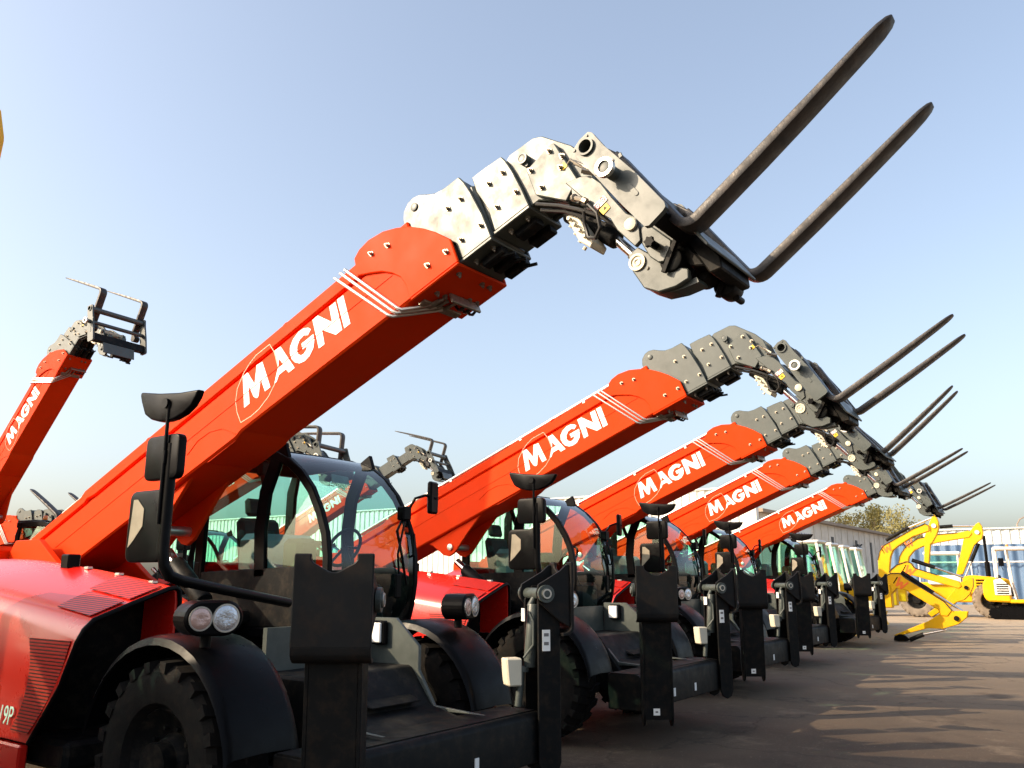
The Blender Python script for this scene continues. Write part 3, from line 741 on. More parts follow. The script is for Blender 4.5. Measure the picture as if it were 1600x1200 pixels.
# return pipes along the top
b = MB()
for x, t in ((0.16, 0.482), (0.23, 0.47), (0.30, 0.47)): b.tube([st(x, -3.0, t), st(x, 1.42, t)], 0.027, 12)
for s in (-2.4, -1.2, 0.0, 1.0): b.box(st(0.12, s + 0.02, 0.40), st(0.34, s - 0.02, 0.472), 0.004)
sub('return_pipe', b.mesh('return_pipe', 'pipe'), BO)
for k, pth in enumerate(([(0.11, 1.17, 0.43), (0.0, 1.197, 0.42), (-0.016, 1.215, 0.40), (-0.016, 1.583, -0.158), (0.0, 1.605, -0.178), (0.10, 1.70, -0.19), (0.20, 1.78, -0.19), (0.25, 1.84, -0.20)],
                         [(0.11, 1.24, 0.43), (0.0, 1.26, 0.42), (-0.016, 1.28, 0.40), (-0.016, 1.628, -0.155), (0.0, 1.65, -0.178), (0.09, 1.74, -0.19), (0.16, 1.80, -0.19), (0.20, 1.86, -0.20)],
                         [(0.11, 1.285, 0.43), (0.0, 1.31, 0.42), (-0.016, 1.325, 0.40), (-0.016, 1.672, -0.155), (0.0, 1.69, -0.178), (0.07, 1.77, -0.19), (0.12, 1.83, -0.19), (0.15, 1.88, -0.20)])):
    b = MB(); b.tube([st(*p) for p in pth], 0.0115, 10)
    sub('hydraulic_pipe', b.mesh('hydraulic_pipe', 'pipe'), BO)
# pipe couplings and hose loops under the boom
b = MB()
b.box(st(0.05, 1.86, -0.158), st(0.43, 1.80, -0.20), 0.004)
for k, x in enumerate((0.13, 0.18, 0.25)):
    b.cyl(st(x, 1.85, -0.20), st(x + 0.01, 1.91, -0.205), 0.016, seg=6)
    b.cyl(st(x + 0.01, 1.91, -0.205), st(x + 0.02, 1.94, -0.21), 0.011, seg=10)
b.box(st(0.16, 2.0, -0.19), st(0.46, 1.98, -0.26), 0.003)
sub('pipe_coupling', b.mesh('pipe_coupling', 'bolt'), BO)
b = MB()
for k, x in enumerate((0.30, 0.36, 0.42)):
    b.tube([st(x, 1.99, -0.17), st(x, 1.99, -0.215), st(x + 0.01, 1.97, -0.245), st(x + 0.015, 1.94, -0.25), st(x + 0.02, 1.915, -0.23), st(x + 0.02, 1.90, -0.17)], 0.010, 8)
sub('hose', b.mesh('hose', 'hose'), BO)
# lettering M A G N I traced as flat cut vinyl, and the leaf outline
GL = {
 'M': [(0.046,0.250),(0.109,0.250),(0.161,0.117),(0.223,0.250),(0.293,0.240),(0.322,-0.003),(0.255,-0.003),(0.238,0.118),(0.176,0.0),(0.160,-0.006),(0.144,0.0),(0.124,0.023),(0.091,0.147),(0.063,-0.003),(-0.005,-0.003)],
 'A': [(0.446,0.247),(0.517,0.243),(0.612,-0.003),(0.541,-0.003),(0.523,0.037),(0.438,0.037),(0.400,0.0),(0.371,-0.003),(0.421,0.068),(0.447,0.094),(0.504,0.092),(0.474,0.160),(0.4472,0.095),(0.450,0.15)],
 'G': [(0.858,0.186),(0.838,0.212),(0.791,0.237),(0.731,0.242),(0.66,0.219),(0.614,0.181),(0.597,0.134),(0.601,0.085),(0.624,0.038),(0.669,0.001),(0.725,-0.012),(0.783,-0.004),(0.839,0.034),(0.868,0.09),(0.87,0.135),(0.733,0.135),(0.733,0.085),(0.782,0.085),(0.766,0.061),(0.733,0.047),(0.703,0.051),(0.679,0.075),(0.674,0.106),(0.687,0.141),(0.724,0.174),(0.776,0.183),(0.815,0.160)],
 'N': [(0.895,0.245),(0.956,0.245),(1.074,0.112),(1.083,0.241),(1.151,0.239),(1.147,0.0),(1.078,0.0),(0.962,0.115),(0.953,-0.003),(0.89,-0.003)],
 'I': [(1.171,0.244),(1.237,0.241),(1.234,-0.002),(1.169,-0.002)]}
for ch, pl in GL.items():
    b = MB(); b.prism(pl, fb, -0.0032, -0.0002)
    sub('lettering', b.mesh('lettering', 'white'), BO)
leaf = [(-0.077,-0.094),(-0.097,0.01),(-0.090,0.10),(-0.043,0.191),(0.066,0.275),(0.150,0.31),(0.235,0.333),(0.408,0.330),(0.438,0.24),(0.442,0.11),(0.420,0.05),(0.379,0.0),(0.284,-0.060),(0.151,-0.100),(0.051,-0.107)]
b = MB()
for i in range(len(leaf)):
    a, c = Vector(leaf[i]), Vector(leaf[(i + 1) % len(leaf)]); d = (c - a).normalized(); nn = Vector((-d.y, d.x)) * 0.0026
    b.prism([a + nn, c + nn, c - nn, a - nn], fb, -0.0016 - 0.0001 * (i % 2), 0.0)
sub('leaf_outline', b.mesh('leaf_outline', 'line'), BO)

# ---- collar at the front of the base section
CO_ = [(1.42, 0.285), (1.435, 0.425), (1.50, 0.462), (1.60, 0.475), (1.74, 0.450), (1.86, 0.395), (1.97, 0.325), (2.07, 0.235), (2.15, 0.145), (2.24, 0.02), (2.24, -0.165), (1.80, -0.165), (1.80, -0.06), (1.775, 0.03), (1.72, 0.10), (1.64, 0.17), (1.55, 0.22)]
b = MB()
b.prism(CO_, fb, -0.022, 0.004, 0.006); b.prism(CO_, fb, BW - 0.004, BW + 0.022, 0.006)
b.prism([(1.80, -0.185), (2.24, -0.185), (2.24, -0.162), (1.80, -0.162)], fb, -0.022, BW + 0.022, 0.008)
b.prism([(1.44, 0.40), (1.60, 0.47), (1.74, 0.445), (1.97, 0.32), (2.15, 0.14), (2.15, 0.12), (1.97, 0.29), (1.72, 0.42), (1.5, 0.40)], fb, 0.0, BW)
CL = part('boom_collar', b.mesh('boom_collar', 'red'), 'boom')
bolts_side(CL, [(1.755, 0.312), (1.60, 0.35), (2.185, -0.05), (2.017, -0.044)], -0.022)
bolts_under(CL, [(0.08, 1.95), (0.16, 1.95), (0.36, 2.0), (0.44, 2.0), (0.30, 2.17), (0.38, 2.17), (0.06, 2.17)], -0.185)
# ---- first telescopic section
b = MB()
b.prism([(0.6, 0.33), (2.5, 0.33), (2.5, -0.12), (0.6, -0.12)], fb, 0.05, BW - 0.05, 0.02)
G1_ = [(1.90, 0.25), (1.905, 0.44), (1.93, 0.50), (1.985, 0.540), (2.04, 0.548), (2.10, 0.53), (2.16, 0.485), (2.22, 0.448), (2.30, 0.43), (2.43, 0.425), (2.455, 0.36), (2.475, 0.26), (2.50, 0.05), (2.505, -0.135), (2.25, -0.135), (2.24, 0.0), (2.1, 0.17)]
b.prism(G1_, fb, 0.022, 0.052, 0.006); b.prism(G1_, fb, BW - 0.052, BW - 0.022, 0.006)
b.prism([(2.2, -0.155), (2.505, -0.155), (2.505, -0.13), (2.2, -0.13)], fb, 0.022, BW - 0.022, 0.006)
b.prism([(2.2, 0.33), (2.25, 0.43), (2.43, 0.415), (2.45, 0.33)], fb, 0.052, BW - 0.052, 0.004)
S1 = part('boom_section', b.mesh('boom_section', 'grey'), 'sec1')
bolts_side(S1, [(2.392, 0.26), (2.277, 0.266), (2.464, -0.017), (2.295, -0.012)], 0.022)
bolts_under(S1, [(0.10, 2.30), (0.17, 2.30), (0.32, 2.34), (0.39, 2.34), (0.10, 2.45), (0.36, 2.46)], -0.155)
b = MB(); b.cyl(st(0.012, 2.03, 0.468), st(0.05, 2.03, 0.468), 0.030, seg=22, bev=0.003)
sub('section_pin', b.mesh('section_pin', 'grey'), S1)
b = MB()
for x in (0.12, 0.24, 0.36):
    b.box(st(x, 2.32, -0.155), st(x + 0.07, 2.50, -0.215), 0.008)
    b.cyl(st(x + 0.02, 2.42, -0.2), st(x + 0.05, 2.55, -0.24), 0.012, seg=8)
sub('slide_pad', b.mesh('slide_pad', 'dark'), S1)
# ---- second telescopic section
b = MB()
b.prism([(1.0, 0.28), (2.8, 0.28), (2.8, -0.08), (1.0, -0.08)], fb, 0.085, BW - 0.085, 0.02)
G2_ = [(2.50, 0.25), (2.505, 0.375), (2.62, 0.37), (2.755, 0.355), (2.775, 0.30), (2.79, 0.21), (2.805, 0.05), (2.81, -0.095), (2.525, -0.095), (2.535, 0.08)]
b.prism(G2_, fb, 0.055, 0.088, 0.006); b.prism(G2_, fb, BW - 0.088, BW - 0.055, 0.006)
b.prism([(2.51, -0.115), (2.81, -0.115), (2.81, -0.09), (2.51, -0.09)], fb, 0.055, BW - 0.055, 0.006)
b.prism([(2.505, 0.28), (2.505, 0.365), (2.75, 0.345), (2.77, 0.28)], fb, 0.088, BW - 0.088, 0.004)
S2 = part('boom_section', b.mesh('boom_section', 'grey'), 'sec2')
bolts_side(S2, [(2.727, 0.237), (2.608, 0.236), (2.765, 0.045), (2.602, 0.045)], 0.055)
bolts_under(S2, [(0.12, 2.60), (0.19, 2.60), (0.32, 2.66), (0.39, 2.66), (0.12, 2.74), (0.36, 2.75)], -0.115)
b = MB()
for x in (0.15, 0.30):
    b.box(st(x, 2.6, -0.115), st(x + 0.09, 2.78, -0.165), 0.008)
sub('slide_pad', b.mesh('slide_pad', 'dark'), S2)

# ---- boom head
b = MB()
b.prism([(1.2, 0.22), (2.92, 0.22), (2.92, -0.06), (1.2, -0.06)], fb, 0.115, BW - 0.115, 0.015)
HDp = [(2.74, 0.22), (2.765, 0.335), (2.80, 0.352), (2.99, 0.338), (3.05, 0.305), (3.20, 0.10), (3.245, 0.0), (3.245, -0.21), (3.215, -0.27), (3.09, -0.285), (2.87, -0.085), (2.74, -0.085)]
b.prism(HDp, fb, 0.092, 0.122, 0.006); b.prism(HDp, fb, BW - 0.122, BW - 0.092, 0.006)
b.prism([(2.80, 0.30), (2.80, 0.335), (2.99, 0.32), (3.17, 0.09), (3.15, 0.07), (2.98, 0.28)], fb, 0.12, BW - 0.12)
b.prism([(2.87, -0.07), (3.1, -0.27), (3.21, -0.25), (3.21, -0.22), (3.1, -0.24), (2.88, -0.04)], fb, 0.12, BW - 0.12)
arm = [(3.10, -0.17), (3.20, -0.20), (3.26, -0.24), (3.30, -0.33), (3.322, -0.45), (3.36, -0.60), (3.40, -0.655), (3.40, -0.70), (3.368, -0.80), (3.325, -0.812), (3.272, -0.66), (3.262, -0.57), (3.235, -0.52), (3.15, -0.30)]
b.prism(arm, fb, 0.006, 0.04, 0.005); b.prism(arm, fb, BW - 0.04, BW - 0.006, 0.005)
b.prism([(3.12, -0.18), (3.25, -0.25), (3.30, -0.40), (3.2, -0.35), (3.10, -0.25)], fb, 0.04, BW - 0.04)
HE = part('boom_head', b.mesh('boom_head', 'grey'), 'head')
b = MB()
b.prism([(2.885, 0.125), (3.10, 0.168), (3.125, 0.155), (3.168, -0.17), (3.048, -0.252), (2.88, -0.075)], fb, 0.045, 0.092, 0.006)
HB = sub('head_cover', b.mesh('head_cover', 'grey'), HE)
bolts_side(HE, [(3.077, 0.126), (3.14, 0.03), (3.102, -0.03), (2.915, 0.095), (2.938, -0.06)], 0.045)
b = MB(); b.cyl(st(0.045, 2.89, 0.222), st(0.435, 2.89, 0.222), 0.036, seg=24, bev=0.003); b.ring(st(0.042, 2.89, 0.222), st(0.055, 2.89, 0.222), 0.036, 0.026); b.cyl(st(0.06, 2.895, 0.175), st(0.095, 2.895, 0.175), 0.012, seg=8)
sub('head_pin', b.mesh('head_pin', 'grey'), HE)
b = MB(); b.cyl(st(-0.012, 3.357, -0.683), st(0.50, 3.357, -0.683), 0.037, seg=26, bev=0.003)
sub('carriage_pin', b.mesh('carriage_pin', 'cream'), HE)
# tilt cylinder between head and carriage
b = MB()
b.cyl(st(0.24, 2.96, -0.20), st(0.24, 3.17, -0.56), 0.058, seg=22, bev=0.006); b.cyl(st(0.24, 3.165, -0.55), st(0.24, 3.28, -0.86), 0.03, seg=18, mi=1)
sub('tilt_cylinder', b.mesh('tilt_cylinder', ['dark', 'chrome']), HE)
# valve block and hose loops below the head
b = MB()
b.prism([(2.985, -0.30), (3.05, -0.31), (3.085, -0.56), (3.05, -0.585), (3.0, -0.50)], fb, 0.10, 0.26, 0.006)
for k in range(4):
    b.cyl(st(0.09, 3.01 + 0.015 * k, -0.35 - 0.055 * k), st(0.06, 3.01 + 0.015 * k, -0.35 - 0.055 * k), 0.012, seg=8)
    b.cyl(st(0.15 + 0.02 * k, 2.985, -0.34 - 0.05 * k), st(0.15 + 0.02 * k, 2.965, -0.35 - 0.05 * k), 0.012, seg=8)
sub('valve_block', b.mesh('valve_block', 'cream'), HE)
b = MB()
b.tube([st(0.02, 3.14, -0.36), st(-0.02, 3.19, -0.42), st(-0.02, 3.215, -0.50), st(0.0, 3.19, -0.58), st(0.03, 3.13, -0.60), st(0.06, 3.08, -0.55), st(0.06, 3.09, -0.45), st(0.03, 3.13, -0.40)], 0.011, 8)
b.tube([st(0.05, 2.86, -0.13), st(0.05, 3.0, -0.25), st(0.04, 3.10, -0.36), st(0.04, 3.2, -0.48), st(0.06, 3.27, -0.62)], 0.013, 8)
b.tube([st(0.09, 2.86, -0.16), st(0.08, 3.0, -0.28), st(0.08, 3.10, -0.40), st(0.09, 3.2, -0.53)], 0.013, 8)
sub('hose', b.mesh('hose', 'hose'), HE)
b = MB()
b.cyl(st(-0.01, 3.115, -0.31), st(-0.03, 3.135, -0.325), 0.022, seg=10, bev=0.005); b.cyl(st(-0.02, 3.13, -0.325), st(-0.02, 3.17, -0.37), 0.016, seg=8)
b.cyl(st(-0.02, 3.17, -0.37), st(-0.02, 3.185, -0.395), 0.02, seg=6)
b.cyl(st(0.0, 3.21, -0.10), st(-0.02, 3.28, -0.22), 0.014, seg=8); b.cyl(st(-0.03, 3.24, -0.20), st(0.02, 3.31, -0.26), 0.02, seg=6); b.tube([st(0.02, 3.16, -0.06), st(-0.02, 3.20, -0.08), st(-0.02, 3.26, -0.20), st(0.02, 3.30, -0.27)], 0.008, 6)
sub('hydraulic_fitting', b.mesh('hydraulic_fitting', 'bolt'), HE)
b = MB()
b.prism([(3.200, -0.430), (3.288, -0.412), (3.296, -0.452), (3.208, -0.472)], fb, 0.001, 0.005)
for cs, ct in ((3.226, -0.450), (3.268, -0.433)):
    b.ring(st(-0.001, cs, ct), st(0.0005, cs, ct), 0.017, 0.013, mi=1)
    b.prism([(cs - 0.008, ct - 0.003), (cs + 0.008, ct + 0.004), (cs + 0.008, ct + 0.001), (cs - 0.008, ct - 0.006)], fb, -0.001, 0.0005, mi=1)
sub('warning_sticker', b.mesh('warning_sticker', ['white', 'redmark']), HE)
b = MB()
b.prism([(3.225, -0.478), (3.283, -0.466), (3.291, -0.508), (3.235, -0.522)], fb, 0.0015, 0.005)
b.prism([(3.25, -0.50), (3.272, -0.495), (3.262, -0.478)], fb, 0.0003, 0.0012, mi=1)
sub('warning_sticker', b.mesh('warning_sticker', ['yellow', 'black']), HE)
b = MB(); b.prism([(3.10, -0.02), (3.135, -0.01), (3.145, -0.05), (3.11, -0.06)], fb, 0.041, 0.0446)
sub('warning_sticker', b.mesh('warning_sticker', 'yellow'), HE)

# ---- fork carriage
PL = [(3.345, -0.345), (3.345, -0.290), (3.40, -0.262), (3.460, -0.256), (3.478, -0.275), (3.506, -0.393), (3.591, -0.644), (3.660, -0.905), (3.655, -0.93), (3.634, -0.942), (3.54, -0.966), (3.517, -0.955), (3.462, -0.776), (3.403, -0.554)]
b = MB()
hole = [(3.416 + 0.038 * math.cos(R(a)), -0.331 + 0.038 * math.sin(R(a))) for a in range(0, 361, 18)]
def holed(x0, x1):
    k = min(range(len(PL)), key=lambda i: (PL[i][0] - 3.416) ** 2 + (PL[i][1] + 0.331) ** 2)
    ring_ = PL[k:] + PL[:k + 1]
    a0 = math.degrees(math.atan2(PL[k][1] + 0.331, PL[k][0] - 3.416))
    hh = [(3.416 + 0.038 * math.cos(R(a0 - i * 18)), -0.331 + 0.038 * math.sin(R(a0 - i * 18))) for i in range(21)]
    sgn = sum(PL[i][0] * PL[(i + 1) % len(PL)][1] - PL[(i + 1) % len(PL)][0] * PL[i][1] for i in range(len(PL)))
    if sgn < 0: hh = hh[::-1]
    e = 0.0004
    hh = [(p[0] + (e if i == len(hh) - 1 else 0), p[1] + (e if i == len(hh) - 1 else 0)) for i, p in enumerate(hh)]
    rg = [(p[0] + (e if i == len(ring_) - 1 else 0), p[1] + (e if i == len(ring_) - 1 else 0)) for i, p in enumerate(ring_)]
    b.prism(rg + hh, fb, x0, x1)
holed(-0.33, -0.295); holed(0.775, 0.81)
b.ring(st(-0.345, 3.416, -0.331), st(0.825, 3.416, -0.331), 0.050, 0.0385)            # open tube across
for s, t in ((3.347, -0.300), (3.443, -0.272)): b.cyl(st(-0.336, s, t), st(-0.328, s, t), 0.010, seg=10)
b.prism([(3.55, -0.53), (3.575, -0.53), (3.575, -0.50), (3.555, -0.50)], fb, -0.336, -0.328, 0.003)
# slot with its tab on the side plate
b.prism(rr(0.012, 0.045, 0.0115), lambda p, d: st(d, 3.545 + p[0] * 0.97 + p[1] * 0.24, -0.735 + p[1] * -0.97 + p[0] * 0.24), -0.335, -0.328, 0.002)
# cross members
b.prism([(3.40, -0.70), (3.52, -0.72), (3.54, -0.95), (3.44, -0.95)], fb, 0.05, 0.14, 0.006)
b.prism([(3.40, -0.70), (3.52, -0.72), (3.54, -0.95), (3.44, -0.95)], fb, 0.34, 0.43, 0.006)
lobe = [(3.385, -0.72), (3.44, -0.73), (3.515, -0.90), (3.50, -0.93), (3.43, -0.985), (3.40, -0.97), (3.37, -0.91), (3.36, -0.80)]
b.prism(lobe, fb, 0.02, 0.05, 0.006); b.prism(lobe, fb, 0.43, 0.46, 0.006)
low = [(3.25, -0.80), (3.32, -0.79), (3.36, -0.86), (3.44, -1.0), (3.52, -1.08), (3.50, -1.13), (3.42, -1.13), (3.32, -1.10), (3.255, -1.03), (3.235, -0.90)]
b.prism(low, fb, 0.06, 0.10, 0.006)
b.prism([(3.26, -1.03), (3.32, -1.10), (3.42, -1.14), (3.53, -1.16), (3.53, -1.13), (3.42, -1.11), (3.33, -1.07), (3.28, -1.01)], fb, 0.10, 0.22)
CA = part('fork_carriage', b.mesh('fork_carriage', 'grey'), 'carr')
b = MB()
for i, (x0, s, t) in enumerate(((0.04, 3.46, -0.985), (0.22, 3.52, -1.045), (0.38, 3.575, -1.115))):
    b.cyl(st(x0, s, t), st(x0 + 0.14, s + 0.0, t), 0.066, seg=22, bev=0.012)
    b.prism([(s - 0.07, t - 0.04), (s + 0.08, t + 0.10), (s + 0.10, t + 0.08), (s - 0.05, t - 0.06)], fb, x0 - 0.02, x0 + 0.005, 0.003)
b.prism([(3.56, -0.88), (3.645, -0.93), (3.69, -1.10), (3.67, -1.165), (3.60, -1.15)], fb, 0.10, 0.50, 0.008)  # cross pieces in dark paint, shade of the lower carriage put into colour
b.prism([(3.48, -0.92), (3.56, -0.92), (3.60, -1.10), (3.52, -1.05)], fb, 0.10, 0.44, 0.008)
sub('side_shift_cylinder', b.mesh('side_shift_cylinder', 'dark'), CA)
b = MB(); b.prism([(3.650, -0.935), (3.668, -0.93), (3.715, -1.12), (3.70, -1.125)], fb, -0.12, 0.53, 0.004)
sub('guide_rail', b.mesh('guide_rail', 'grey'), CA)
b = MB(); b.prism([(3.50, -0.79), (3.585, -0.78), (3.635, -0.92), (3.545, -0.945)], fb, -0.294, 0.774, 0.006)
sub('cross_beam', b.mesh('cross_beam', 'dark'), CA)
b = MB()
b.cyl(st(-0.425, 3.489, -0.583), st(0.82, 3.489, -0.583), 0.036, seg=26, bev=0.004, mi=1)
b.ring(st(-0.434, 3.489, -0.583), st(-0.405, 3.489, -0.583), 0.053, 0.034)
b.cyl(st(-0.42, 3.445, -0.585), st(-0.42, 3.428, -0.585), 0.008, seg=8); b.cyl(st(-0.42, 3.533, -0.58), st(-0.42, 3.55, -0.58), 0.008, seg=8)
sub('carriage_rod', b.mesh('carriage_rod', ['pipe', 'grey']), CA)
b = MB()
b.cyl(st(0.055, 3.283, -0.874), st(0.42, 3.283, -0.874), 0.05, seg=26, bev=0.004); b.ring(st(0.048, 3.283, -0.874), st(0.06, 3.283, -0.874), 0.05, 0.036); b.ring(st(0.050, 3.283, -0.874), st(0.06, 3.283, -0.874), 0.022, 0.015)
b.cyl(st(0.06, 3.32, -0.94), st(0.09, 3.34, -0.96), 0.012, seg=8, mi=1); b.cyl(st(0.07, 3.25, -0.81), st(0.09, 3.25, -0.80), 0.010, seg=8, mi=1)
sub('knuckle_pin', b.mesh('knuckle_pin', ['cream', 'bolt']), CA)
b = MB()
star = [( (0.034 if k % 2 else 0.024) * math.cos(R(k * 30)), (0.034 if k % 2 else 0.024) * math.sin(R(k * 30))) for k in range(12)]
b.prism(star, lambda p, d: st(d, 3.425 + p[0], -0.875 + p[1]), -0.06, -0.035, 0.002); b.cyl(st(-0.04, 3.425, -0.875), st(0.03, 3.425, -0.875), 0.022, seg=14)
sub('hand_knob', b.mesh('hand_knob', 'black'), CA)
b = MB()
b.tube([st(0.50, 3.66, -1.00), st(0.52, 3.64, -1.06), st(0.50, 3.60, -1.13), st(0.48, 3.585, -1.17)], 0.010, 8)
b.cyl(st(0.46, 3.585, -1.185), st(0.54, 3.585, -1.185), 0.020, seg=12, mi=1)
sub('stop_handle', b.mesh('stop_handle', ['bolt', 'dark']), CA)
# the two forks: same blade, slid along the carriage
TAU = Vector((0.9695, 0.2442)); SIG = Vector((-0.2442, 0.9695)); INN = Vector((3.679, -0.990))
def q2(a, c): p = INN + TAU * a + SIG * c; return (p.x, p.y)
rows = []
FWID = 0.135
prof = []      # centreline stations: (inner point, outer point, half width)
th = 0.052
stn = [(q2(-0.0, 0.63), q2(-th, 0.63), 1.0), (q2(0, 0.40), q2(-th, 0.40), 1.0), (q2(0, 0.09), q2(-th, 0.09), 1.0)]
for k in range(7):
    a = 90 * k / 6
    ci_ = (0.055 - 0.055 * math.cos(R(a)), 0.055 - 0.055 * math.sin(R(a)))
    co_ = (0.055 - (0.055 + th) * math.cos(R(a)) * 1.0, 0.055 - (0.055 + th) * math.sin(R(a)))
    stn.append((q2(*ci_), q2(*co_), 1.0))
for a, t_, wq in ((0.20, 0.052, 1.0), (0.45, 0.050, 1.0), (0.70, 0.044, 1.0), (0.95, 0.034, 1.0), (1.12, 0.026, 1.0), (1.20, 0.021, 0.92), (1.25, 0.018, 0.70), (1.275, 0.014, 0.40)):
    stn.append((q2(a, 0), q2(a, -t_), wq))
b = MB(); t = bmesh.new(); L = []
for i_, o_, wq in stn:
    x0, x1 = FWID / 2 * (1 - wq), FWID - FWID / 2 * (1 - wq)
    L.append([t.verts.new(st(x0, *i_)), t.verts.new(st(x1, *i_)), t.verts.new(st(x1, *o_)), t.verts.new(st(x0, *o_))])
for i in range(len(L) - 1):
    for j in range(4): t.faces.new((L[i][j], L[i][(j + 1) % 4], L[i + 1][(j + 1) % 4], L[i + 1][j]))
t.faces.new(L[0]); t.faces.new(L[-1][::-1])
bmesh.ops.recalc_face_normals(t, faces=t.faces)
long_e = [e for e in t.edges if len(e.link_faces) == 2 and e.calc_face_angle(0) > R(50)]
bmesh.ops.bevel(t, geom=long_e, offset=0.007, segments=2, affect='EDGES', profile=0.5, clamp_overlap=True)
b._merge(t)
eye = [q2(-0.094 + 0.062 * math.cos(R(a)), 0.703 + 0.062 * math.sin(R(a))) for a in range(0, 360, 18)]
b.prism([q2(0.0, 0.60), q2(-0.05, 0.60), q2(-0.15, 0.68), q2(-0.09, 0.76), q2(-0.035, 0.72)], fb, 0.012, FWID - 0.012, 0.006)
b.prism(eye, fb, 0.01, FWID - 0.01, 0.006)
FK = b.mesh('fork', 'fork', 40)
FA = sub('fork', FK, CA, Matrix.Translation((-0.21, 0, 0)), 'forkA'); FBk = sub('fork', FK, CA, Matrix.Translation((0.68, 0, 0)), 'forkB')

# ---- transforms for each copy
PIV = Vector((4.032, 5.30 + 3.2 * math.cos(R(22)), 2.885 - 3.2 * math.sin(R(22)))) - ORI
PVT = Vector((4.282, 6.5, 0)) - ORI
T_ = Matrix.Translation
TUBE = Vector((0, -3.416, -0.331))
def group_mtx(g, psi=0.0, luff=R(22), tilt=0.0, ext=0.0):
    U = T_(PVT) @ Matrix.Rotation(psi, 4, 'Z') @ T_(-PVT)
    if g == 'static': return Matrix.Identity(4)
    if g == 'upper': return U
    Bm = U @ T_(PIV) @ Matrix.Rotation(-luff, 4, 'X') @ T_(Vector((0, -3.2, 0)))
    if g == 'boom': return Bm
    if g == 'sec1': return Bm @ T_(Vector((0, -ext * 0.25, 0)))
    if g == 'sec2': return Bm @ T_(Vector((0, -ext * 0.62, 0)))
    H = Bm @ T_(Vector((0, -ext, 0)))
    if g == 'head': return H
    h = Vector((0, -3.357, -0.683))
    return H @ T_(h) @ Matrix.Rotation(-tilt, 4, 'X') @ T_(-h)
WB = {}
for i, (o, pi, grp) in enumerate(REC): WB[i] = o.matrix_basis.copy()
def place(first, label, loc, phi, psi=0.0, luff=R(22), tilt=0.0, ext=0.0, fa=-0.21, fbx=0.68, group=TELE_GROUP, swing=0.0, slide=0.0):
    if first: root = root0
    else:
        root = root0.copy(); COL.objects.link(root)
    root.location = loc; root.rotation_euler = (0, 0, phi); root['label'] = label; root['group'] = group
    objs = {}
    for i, (o, pi, grp) in enumerate(REC):
        if first: c = o
        else:
            c = o.copy(); COL.objects.link(c); c.parent = root if pi is None else objs[pi]
        objs[i] = c
        if pi is None: c.matrix_basis = group_mtx(grp, psi, luff, tilt, ext) @ WB[i]
        elif grp == 'forkA': c.matrix_basis = T_(Vector((fa, 0, 0))) @ T_(TUBE) @ Matrix.Rotation(-swing, 4, 'X') @ T_(-TUBE) @ T_(Vector((0, 0.2442 * slide, 0.9695 * slide)))
        elif grp == 'forkB': c.matrix_basis = T_(Vector((fbx, 0, 0))) @ T_(TUBE) @ Matrix.Rotation(-swing, 4, 'X') @ T_(-TUBE) @ T_(Vector((0, 0.2442 * slide, 0.9695 * slide)))
        else: c.matrix_basis = WB[i]
    return root

OX = [0.0, 4.4789, 8.4795, 12.8915, 18.1686]; OY = [0.0, 0.4423, 0.8852, 1.4552, 1.5942]
PH = [0.00076, 0.00828, -0.01629, -0.04219, -0.06867]; PS = [-0.02691, -0.00642, 0.00464, -0.00951, 0.01846]
TI = [0, R(-5.0), R(3.8), R(-9.9), R(-12.2)]; EX = [0, -0.02, -0.06, 0, -0.05]
FAx = [-0.21, -0.27, 0.01, -0.27, 0.0]; FBx = [0.68, 0.51, 0.42, 0.19, 0.62]
LAB = ['nearest red telehandler, its boom with a pale grey head crossing the middle of the photo',
       'second red telehandler of the front row, its forks ending right of the nearest boom',
       'third red telehandler of the front row, its two forks set close together and steep',
       'fourth red telehandler of the front row, its boom just above the last one',
       'farthest red telehandler of the front row, its lowest forks above the yellow excavators']
# copies first (they read the prototype), the nearest machine last
for i in (1, 2, 3, 4):
    place(False, LAB[i], ORI + Vector((OX[i], OY[i], 0)), PH[i], PS[i], R(21.95), TI[i], EX[i], FAx[i], FBx[i], 'red telehandlers in the front row')
BG = 'red telehandlers in the row behind'
place(False, 'red telehandler behind the others at far left, steep boom raised with forks tipped back', (8.08, 16.2, 0), R(5.4), 0, R(50.6), R(-56), -0.28, group=BG, swing=R(150), slide=0.33)
place(False, 'red telehandler seen through the nearest cab, its boom stretched out and forks tipped back', (18.02, 19.47, 0), R(13.9), 0, R(29.3), R(-20), 1.0, group=BG, swing=R(141), slide=0.33)
place(False, 'red telehandler hidden behind the nearest boom, only its tipped fork carriage above the cab', (11.6, 16.2, 0), R(14), 0, R(26), R(-24), 0.0, group=BG, swing=R(160), slide=0.33)
place(False, 'red telehandler with low boom head and tipped forks above the cab at left edge', (9.2, 21.6, 0), R(6.0), 0, R(10), R(-15), 0.0, group=BG, swing=R(141), slide=0.33)
place(False, 'red telehandler parked left of the nearest one, just outside the photo', (0.0, 5.9, 0), 0, 0, group='red telehandlers in the front row')
place(True, LAB[0], ORI, PH[0], PS[0], R(21.97), 0, 0, FAx[0], FBx[0], 'red telehandlers in the front row')

